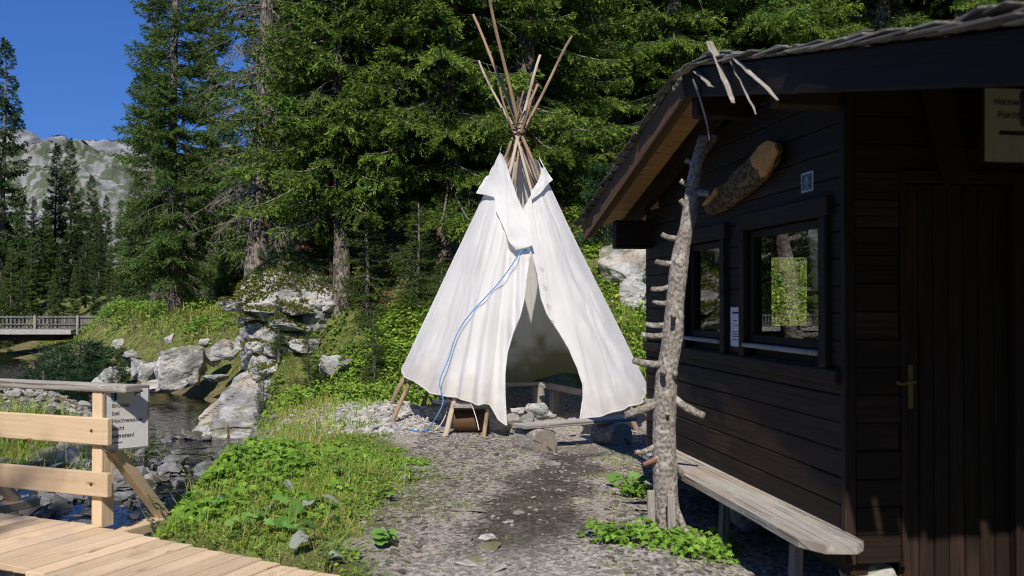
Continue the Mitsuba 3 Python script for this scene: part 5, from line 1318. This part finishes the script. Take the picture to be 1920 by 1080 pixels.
# rough grass at the stream edge, around the tent, on the far banks
xy = np.stack([r.uniform(-4.6, -2.4, 9000), r.uniform(11.5, 18.5, 9000)], 1); s_ = channel(xy[:, 0], xy[:, 1]); xy = xy[(s_ > 1.8) & (s_ < 3.1 + .6 * nz(xy, 1.5, 5))]
grass('bank_grass', xy, .26 + .12 * nz(xy, 2, 3), r, 'tall yellowing grass along the stream edge', dry=.45, wid=.010)
xy = np.stack([r.uniform(-5.2, 4.4, 56000), r.uniform(14.3, 20.8, 56000)], 1)
td = trodden(xy[:, 0], xy[:, 1]); s_ = channel(xy[:, 0], xy[:, 1])
xy = xy[(s_ > 1.9) & ((td < .45) | (xy[:, 1] > 17.5)) & (np.hypot(xy[:, 0] - TC[0], xy[:, 1] - TC[1]) > 2.1) & (nz(xy, 1.1, 12) > .36)]
grass('slope_grass', xy, .12 + .10 * nz(xy, 1.7, 3), r, 'green grass at the foot of the wooded slope', dry=.15, wid=.012)
xy = np.stack([r.uniform(2.0, 9, 26000), r.uniform(17.5, 25, 26000)], 1); xy = xy[nz(xy, .8, 14) > .34]
grass('hut_slope_grass', xy, .30 + .2 * nz(xy, 1.4, 7), r, 'long bright grass on the slope behind the hut', dry=.10, wid=.016)
xy = np.stack([r.uniform(-13, -6.6, 26000), r.uniform(15.0, 27, 26000)], 1); s_ = channel(xy[:, 0], xy[:, 1]); xy = xy[(s_ < -3.3) & (nz(xy, .7, 15) > .38)]
grass('far_grass', xy, .40 + .2 * nz(xy, 1, 7), r, 'tall grass on the bank across the stream', dry=.3, wid=.018)
xy = np.stack([r.uniform(-26, -5.0, 80000), r.uniform(22, 56, 80000)], 1); s_ = channel(xy[:, 0], xy[:, 1]); xy = xy[(s_ > 2.7) & (nz(xy, .5, 16) > .33)]
grass('meadow_grass', xy, (.18 + .45 * nz(xy, .8, 7) ** 1.5) * ss(2.2, 5, channel(xy[:, 0], xy[:, 1])).clip(.35, 1), r, 'bright green meadow plants on the far bank', dry=.16, wid=.03, a=(.05, .085, .015), b=(.17, .20, .04))
xy = np.stack([r.normal(-8.35, .75, 9000), r.normal(17.9, 1.15, 9000)], 1)
grass('island_grass', xy, .38 + .25 * nz(xy, 1.5, 7), r, 'clump of tall yellow green grass on the gravel across the stream', dry=.28, wid=.014)
# moss and grass on top of the outcrop
tops = [np.vstack([np.array(mikit.meshkit.WRITTEN[scene[k_]['filename']][0]) for k_ in scene if k_.startswith('rock_outcrop__')])]
tv = tops[0]; tv = tv[r.integers(0, len(tv), 9000)]
from scipy.spatial import cKDTree
def top_cover(n, lo):
    O = []
    for k_ in [k_ for k_ in scene if k_.startswith('rock_outcrop__')]:
        v, f = meshkit.WRITTEN[scene[k_]['filename']][:2]
        m = trimesh.Trimesh(v, f, process=False); p, fi = trimesh.sample.sample_surface(m, int(n * m.area / 40 * 2), seed=3)
        nn = m.face_normals[fi]; ok = ((nn[:, 2] > lo) & (p[:, 2] > .2) & (nz(p[:, :2], 1.3, 5) > .40)) | (p[:, 2] > 1.78 + .9 * (nz(p[:, :2], 1.1, 6) - .4))
        O.append(p[ok])
    return np.vstack(O)
O = top_cover(34000, .50); n = len(O)
az = r.uniform(0, 6.28, n); d = np.stack([np.cos(az), np.sin(az), r.uniform(.2, 1.2, n)], 1)
C_ = tint(n, r, (.045, .070, .014), (.13, .155, .034)); dd_ = r.uniform(size=n) < .22; C_[dd_] = tint(dd_.sum(), r, (.07, .045, .022), (.13, .10, .045))
v, f, c = scatter('oval', O, d, np.stack([0 * az, 0 * az, 1 + 0 * az], 1) + r.normal(0, .4, (n, 3)), r.uniform(.035, .11, n), r.uniform(.025, .06, n), C_)
put('moss_cover', (v, f), 'leaf', color=c, label='moss and small plants covering the outcrop', kind='stuff')
# herbs with lobed leaves: mounds of foliage
def foliage(key, centers, rad, hgt, per, kind, size, r, label, a, b, zfun=H, upright=.8, cat=None):
    n = len(centers) * per
    ci = np.repeat(np.arange(len(centers)), per)
    q = r.normal(0, .42, (n, 2)); rr = np.hypot(q[:, 0], q[:, 1])
    xy = centers[ci, :2] + q * rad[ci][:, None]
    z = zfun(xy[:, 0], xy[:, 1]) + hgt[ci] * np.clip(1 - rr ** 2 * .8, .05, 1) * r.uniform(.35, 1.1, n)
    az = r.uniform(0, 6.28, n)
    d = np.stack([np.cos(az), np.sin(az), r.normal(-.05, .3, n)], 1)
    nv = np.stack([q[:, 0] * .4, q[:, 1] * .4 - .25, np.full(n, upright)], 1) + r.normal(0, .28, (n, 3))
    L = size * r.uniform(.55, 1.3, n)
    v, f, c = scatter(kind, np.c_[xy, z] - d * (L * .4)[:, None], d, nv, L, L * (1.0 if kind != 'oval' else .9), tint(n, r, a, b, .16), curl=r.uniform(0, .25, n))
    # stalks
    k = np.arange(0, n, 4); P = np.stack([np.c_[xy[k], z[k]], np.c_[xy[k] * .7 + centers[ci[k], :2] * .3, (z[k] + zfun(xy[k, 0], xy[k, 1])) / 2], np.c_[xy[k] * .5 + centers[ci[k], :2] * .5, zfun(xy[k, 0], xy[k, 1]) - .02]], 1)
    sv, sf = tubes_many(P, np.full((len(k), 3), .0022 + size * .008), 3)
    v, f2 = join([(v, f), (sv, sf)]); c = np.vstack([c, np.tile([[.07, .09, .025]], (len(sv), 1)) * r.uniform(.7, 1.3, (len(sv), 1))])
    put(key, (v, f2), 'leaf', color=c, label=label, kind='stuff')
cs = []
while len(cs) < 210:
    x, y = r.uniform(-3.5, -1.0), r.uniform(7.4, 13.2)
    if channel(x, y) < 1.95: continue
    core = math.exp(-((x + 2.75) ** 2 / .45 + (y - 9.7) ** 2 / 4.5))
    if r.uniform() < .03 + .97 * core: cs.append((x, y))
cs = np.array(cs)
core = np.exp(-((cs[:, 0] + 2.75) ** 2 / .6 + (cs[:, 1] - 9.7) ** 2 / 5))
foliage('herb_cover', cs, .20 + .10 * core, .07 + .20 * core, 44, 'palmate', .072, r, 'mounds of lush lobed green leaves beside the stream', (.05, .115, .018), (.16, .25, .04))
cs = np.stack([r.uniform(-3.0, -.6, 230), r.uniform(6.2, 14.0, 230)], 1); cs = cs[(trodden(cs[:, 0], cs[:, 1]) < .5) & ((cs - C1[:2]) @ EN[:2] > .12)]
foliage('clover_cover', cs, np.full(len(cs), .25), np.full(len(cs), .055), 56, 'oval', .036, r, 'small round leaved plants in the grass', (.05, .11, .018), (.15, .23, .04))
cs = np.array([[1.02, 7.0], [.85, 6.95], [.68, 7.0], [1.2, 7.15], [1.32, 7.3], [1.5, 7.2], [.95, 7.25], [1.15, 6.85], [1.42, 6.9], [.6, 7.2], [1.3, 7.0], [1.6, 7.45], [1.25, 9.2], [1.4, 9.35], [1.15, 9.4], [1.35, 8.9], [1.1, 9.0]])
cs = np.vstack([cs, cs + r.normal(0, .09, cs.shape)])
foliage('trunk_herbs', cs, np.full(len(cs), .15), np.full(len(cs), .12), 34, 'palmate', .062, r, 'leafy green herbs around the foot of the trunk', (.05, .115, .018), (.15, .25, .04))
# undergrowth on the slope: many clumps
def slope_cs(n, x0, x1, y0, y1, thr, seed):
    c = np.stack([r.uniform(x0, x1, n), r.uniform(y0, y1, n)], 1)
    return c[(channel(c[:, 0], c[:, 1]) > 2.2) & (nz(c, .9, seed) > thr) & (np.hypot(c[:, 0] - TC[0], c[:, 1] - TC[1]) > 2.5)]
cs = slope_cs(380, -4.6, -1.2, 16.8, 20.4, .38, 41); cs = cs[(cs[:, 0] > -4.0) | (cs[:, 1] < 19.2)]
foliage('slope_undergrowth', cs, np.full(len(cs), .30), r.uniform(.10, .42, len(cs)), 60, 'oval', .085, r, 'leafy undergrowth on the slope left of the tent', (.05, .105, .017), (.18, .25, .042))
cs = slope_cs(520, 1.2, 9.0, 17.3, 24.0, .38, 42)
foliage('bright_undergrowth', cs, np.full(len(cs), .32), r.uniform(.10, .40, len(cs)), 50, 'oval', .09, r, 'leafy undergrowth on the slope between tent and hut', (.06, .115, .017), (.20, .27, .045))
cs = slope_cs(260, -6.5, 6.0, 19.5, 26.0, .42, 43)
foliage('wood_undergrowth', cs, np.full(len(cs), .35), r.uniform(.10, .5, len(cs)), 46, 'oval', .10, r, 'undergrowth under the spruces', (.04, .085, .015), (.14, .20, .04))
cs = np.stack([r.uniform(-24, -6.0, 460), r.uniform(25, 48, 460)], 1); cs = cs[channel(cs[:, 0], cs[:, 1]) > 4.0]
foliage('meadow_herbs', cs, np.full(len(cs), .6), r.uniform(.12, .55, len(cs)), 60, 'oval', .12, r, 'tall herbs of the far bank meadow', (.045, .095, .017), (.15, .23, .045))

def butterbur(u, v, spread, n, size, label, pale=.35, seed=0):
    D = 1.72 * F / (v - HZ); x = (u - 960) / F * D; q = np.random.default_rng(700 + seed)
    k = thing('butterbur', label, 'plant')
    for j in range(n):
        a = q.uniform(0, 6.28); o = np.array([x + spread * math.cos(a) * q.uniform(.2, 1), D + spread * math.sin(a) * q.uniform(.2, 1)])
        zg = float(H(o[0], o[1])); h_ = q.uniform(.05, .13)
        flip = q.uniform() < pale
        tilt = q.uniform(-.3, 1.1) if flip else q.uniform(-.1, .45)
        d = np.array([[math.cos(a), math.sin(a), tilt]]); nv = np.array([[q.normal(0, .3), -.35 + q.normal(0, .3), 1.0]])
        C = np.array([[.40, .45, .39]]) if flip else tint(1, q, (.055, .125, .03), (.11, .20, .05))
        vv, ff, cc = scatter('round', np.array([[o[0], o[1], zg + h_]]), d, nv, np.array([size * q.uniform(.7, 1.2)]), np.array([size * (q.uniform(.5, .8) if flip else q.uniform(.8, 1.15))]), C, curl=np.array([q.uniform(.4, .9) if flip else q.uniform(.05, .3)]))
        vv = vv + (meshkit.fbm(vv * 26, 2, 5)[:, None] - .5) * size * .25 * np.array([[0, 0, 1.0]])
        put(k + '__leaf', (vv, ff), 'leaf', color=cc, smooth=True)
        tv_, tf_, _ = tube(smoothpath([[x, D, H(x, D) - .02], [(x + o[0]) / 2, (D + o[1]) / 2, zg + h_ * .5], [o[0], o[1], zg + h_ + .01]], 8), .004, 5)
        put(k + '__stem', (tv_, tf_), 'leaf', color=np.tile([[.09, .09, .05]], (len(tv_), 1)))
for k, (u, v, sp, n, sz, lab, pl) in enumerate([
        (590, 968, .10, 3, .19, 'butterbur with a big curled white leaf back in the middle of the lawn', .75), (505, 985, .17, 5, .17, 'leafy butterbur with one white leaf back near the bridge end', .25), (612, 1003, .08, 3, .13, 'small butterbur with a narrow white leaf in the lawn', .6), (470, 1015, .12, 4, .13, 'low green butterbur right beside the bridge planks', .2),
        (590, 1038, .12, 4, .15, 'butterbur with a grey leaf back near the front of the lawn', .3), (748, 1030, .10, 6, .12, 'small green butterbur rosette at the path edge', .0), (705, 940, .08, 3, .10, 'little butterbur with a white spot near the path', .4), (770, 900, .08, 3, .09, 'tiny pale leaved butterbur at the top of the lawn', .5), (395, 980, .10, 4, .10, 'butterbur with small white leaf backs at the bridge corner', .55),
        (520, 942, .08, 3, .10, 'butterbur half hidden in the herbs', .5), (610, 1072, .08, 3, .12, 'butterbur with a white leaf at the bottom edge', .5), (1183, 905, .12, 6, .17, 'dark green butterbur left of the trunk', .0), (640, 905, .12, 4, .11, 'green butterbur behind the white leaf', .1), (560, 1010, .12, 4, .12, 'broad leaved butterbur among the white leaves', .1)]):
    butterbur(u, v, sp, n, sz, lab, pl, k)
# single plants at the water's edge
k = thing('mullein', 'dead brown mullein stalk standing at the stream edge', 'plant')
b0 = np.array([-3.30, 11.6, float(H(-3.3, 11.6))]); P = smoothpath([b0, b0 + [.01, 0, .4], b0 + [.0, .0, .95]], 30)
rad_ = np.r_[np.full(12, .008), np.linspace(.019, .009, 18) * (1 + .3 * np.sin(np.arange(18) * 2.1))]
v, f, uv = tube(P, rad_, 9, seed=3, rough=.5); put(k + '__stalk', (v, f), 'brown_wood', uv=uv)
def twigs(name, x, y, n, h, label, cat, col, leaf=0, seed=0, spread=.35, mat='dead_twig'):
    q = np.random.default_rng(800 + seed); k = thing(name, label, cat); z = float(H(x, y))
    t = np.linspace(0, 1, 7)[None, :, None]; az = q.uniform(0, 6.28, n)
    d = np.stack([np.cos(az) * q.uniform(.1, 1, n) * spread, np.sin(az) * q.uniform(.1, 1, n) * spread, q.uniform(.5, 1.1, n)], 1)[:, None] * h
    P = np.array([x, y, z - .03]) + q.normal(0, .05, (n, 1, 3)) * [1, 1, 0] + d * t - np.array([0, 0, .25]) * h * t ** 3 * q.uniform(0, 1, (n, 1, 1)) + q.normal(0, .015, (n, 7, 3)) * t
    v, f = tubes_many(P, .0045 * (1 - .7 * t[..., 0]) * np.ones((n, 1)), 4)
    if mat == 'leaf': put(k + '__stem', (v, f), mat, color=np.tile([col], (len(v), 1)))
    else: put(k + '__stem', (v, f), mat)
    if leaf:
        m = n * leaf; ii = q.integers(0, n, m); jj = q.integers(2, 7, m); O = P[ii, jj]
        dd = q.normal(size=(m, 3)); v, f, c = scatter('oval', O, dd, q.normal(0, .4, (m, 3)) + [0, -.2, 1], q.uniform(.03, .08, m), q.uniform(.02, .04, m), tint(m, q, (.07, .09, .02), (.17, .18, .05)))
        put(k + '__leaf', (v, f), 'leaf', color=c, kind='stuff')
twigs('dead_bush', -2.92, 8.5, 30, .55, 'tangle of bare grey twigs over the water by the bridge end', 'bush', None, 0, 1, .7)
twigs('dead_bush', -3.0, 9.6, 26, .62, 'pale dry stems with a few leaves at the water edge', 'bush', None, 5, 2, .5)
twigs('shrub', -2.78, 8.0, 18, .45, 'thin leafy stems rising beside the outrigger beam', 'bush', None, 6, 3, .5)
twigs('dead_bush', -3.1, 10.9, 24, .65, 'dry grass stems in front of the mullein stalk', 'bush', None, 3, 4, .4)
k = thing('lily_plant', 'young plant with broad yellow green leaves at the water edge', 'plant')
b0 = np.array([-2.90, 8.9, float(H(-2.9, 8.9)) + .16])
for j, (d, n_) in enumerate([((-.5, 0, .9), (.2, -1, .3)), ((.35, -.1, 1), (-.3, -1, .2)), ((-.9, .1, .3), (0, -.3, 1)), ((.1, -.4, .7), (0, -1, .5))]):
    vv, ff, cc = scatter('oval', b0[None], np.array([d], float), np.array([n_], float), np.array([.21]), np.array([.13]), np.array([[.21, .26, .05]]))
    put(k + '__leaf', (vv, ff), 'leaf', color=cc)
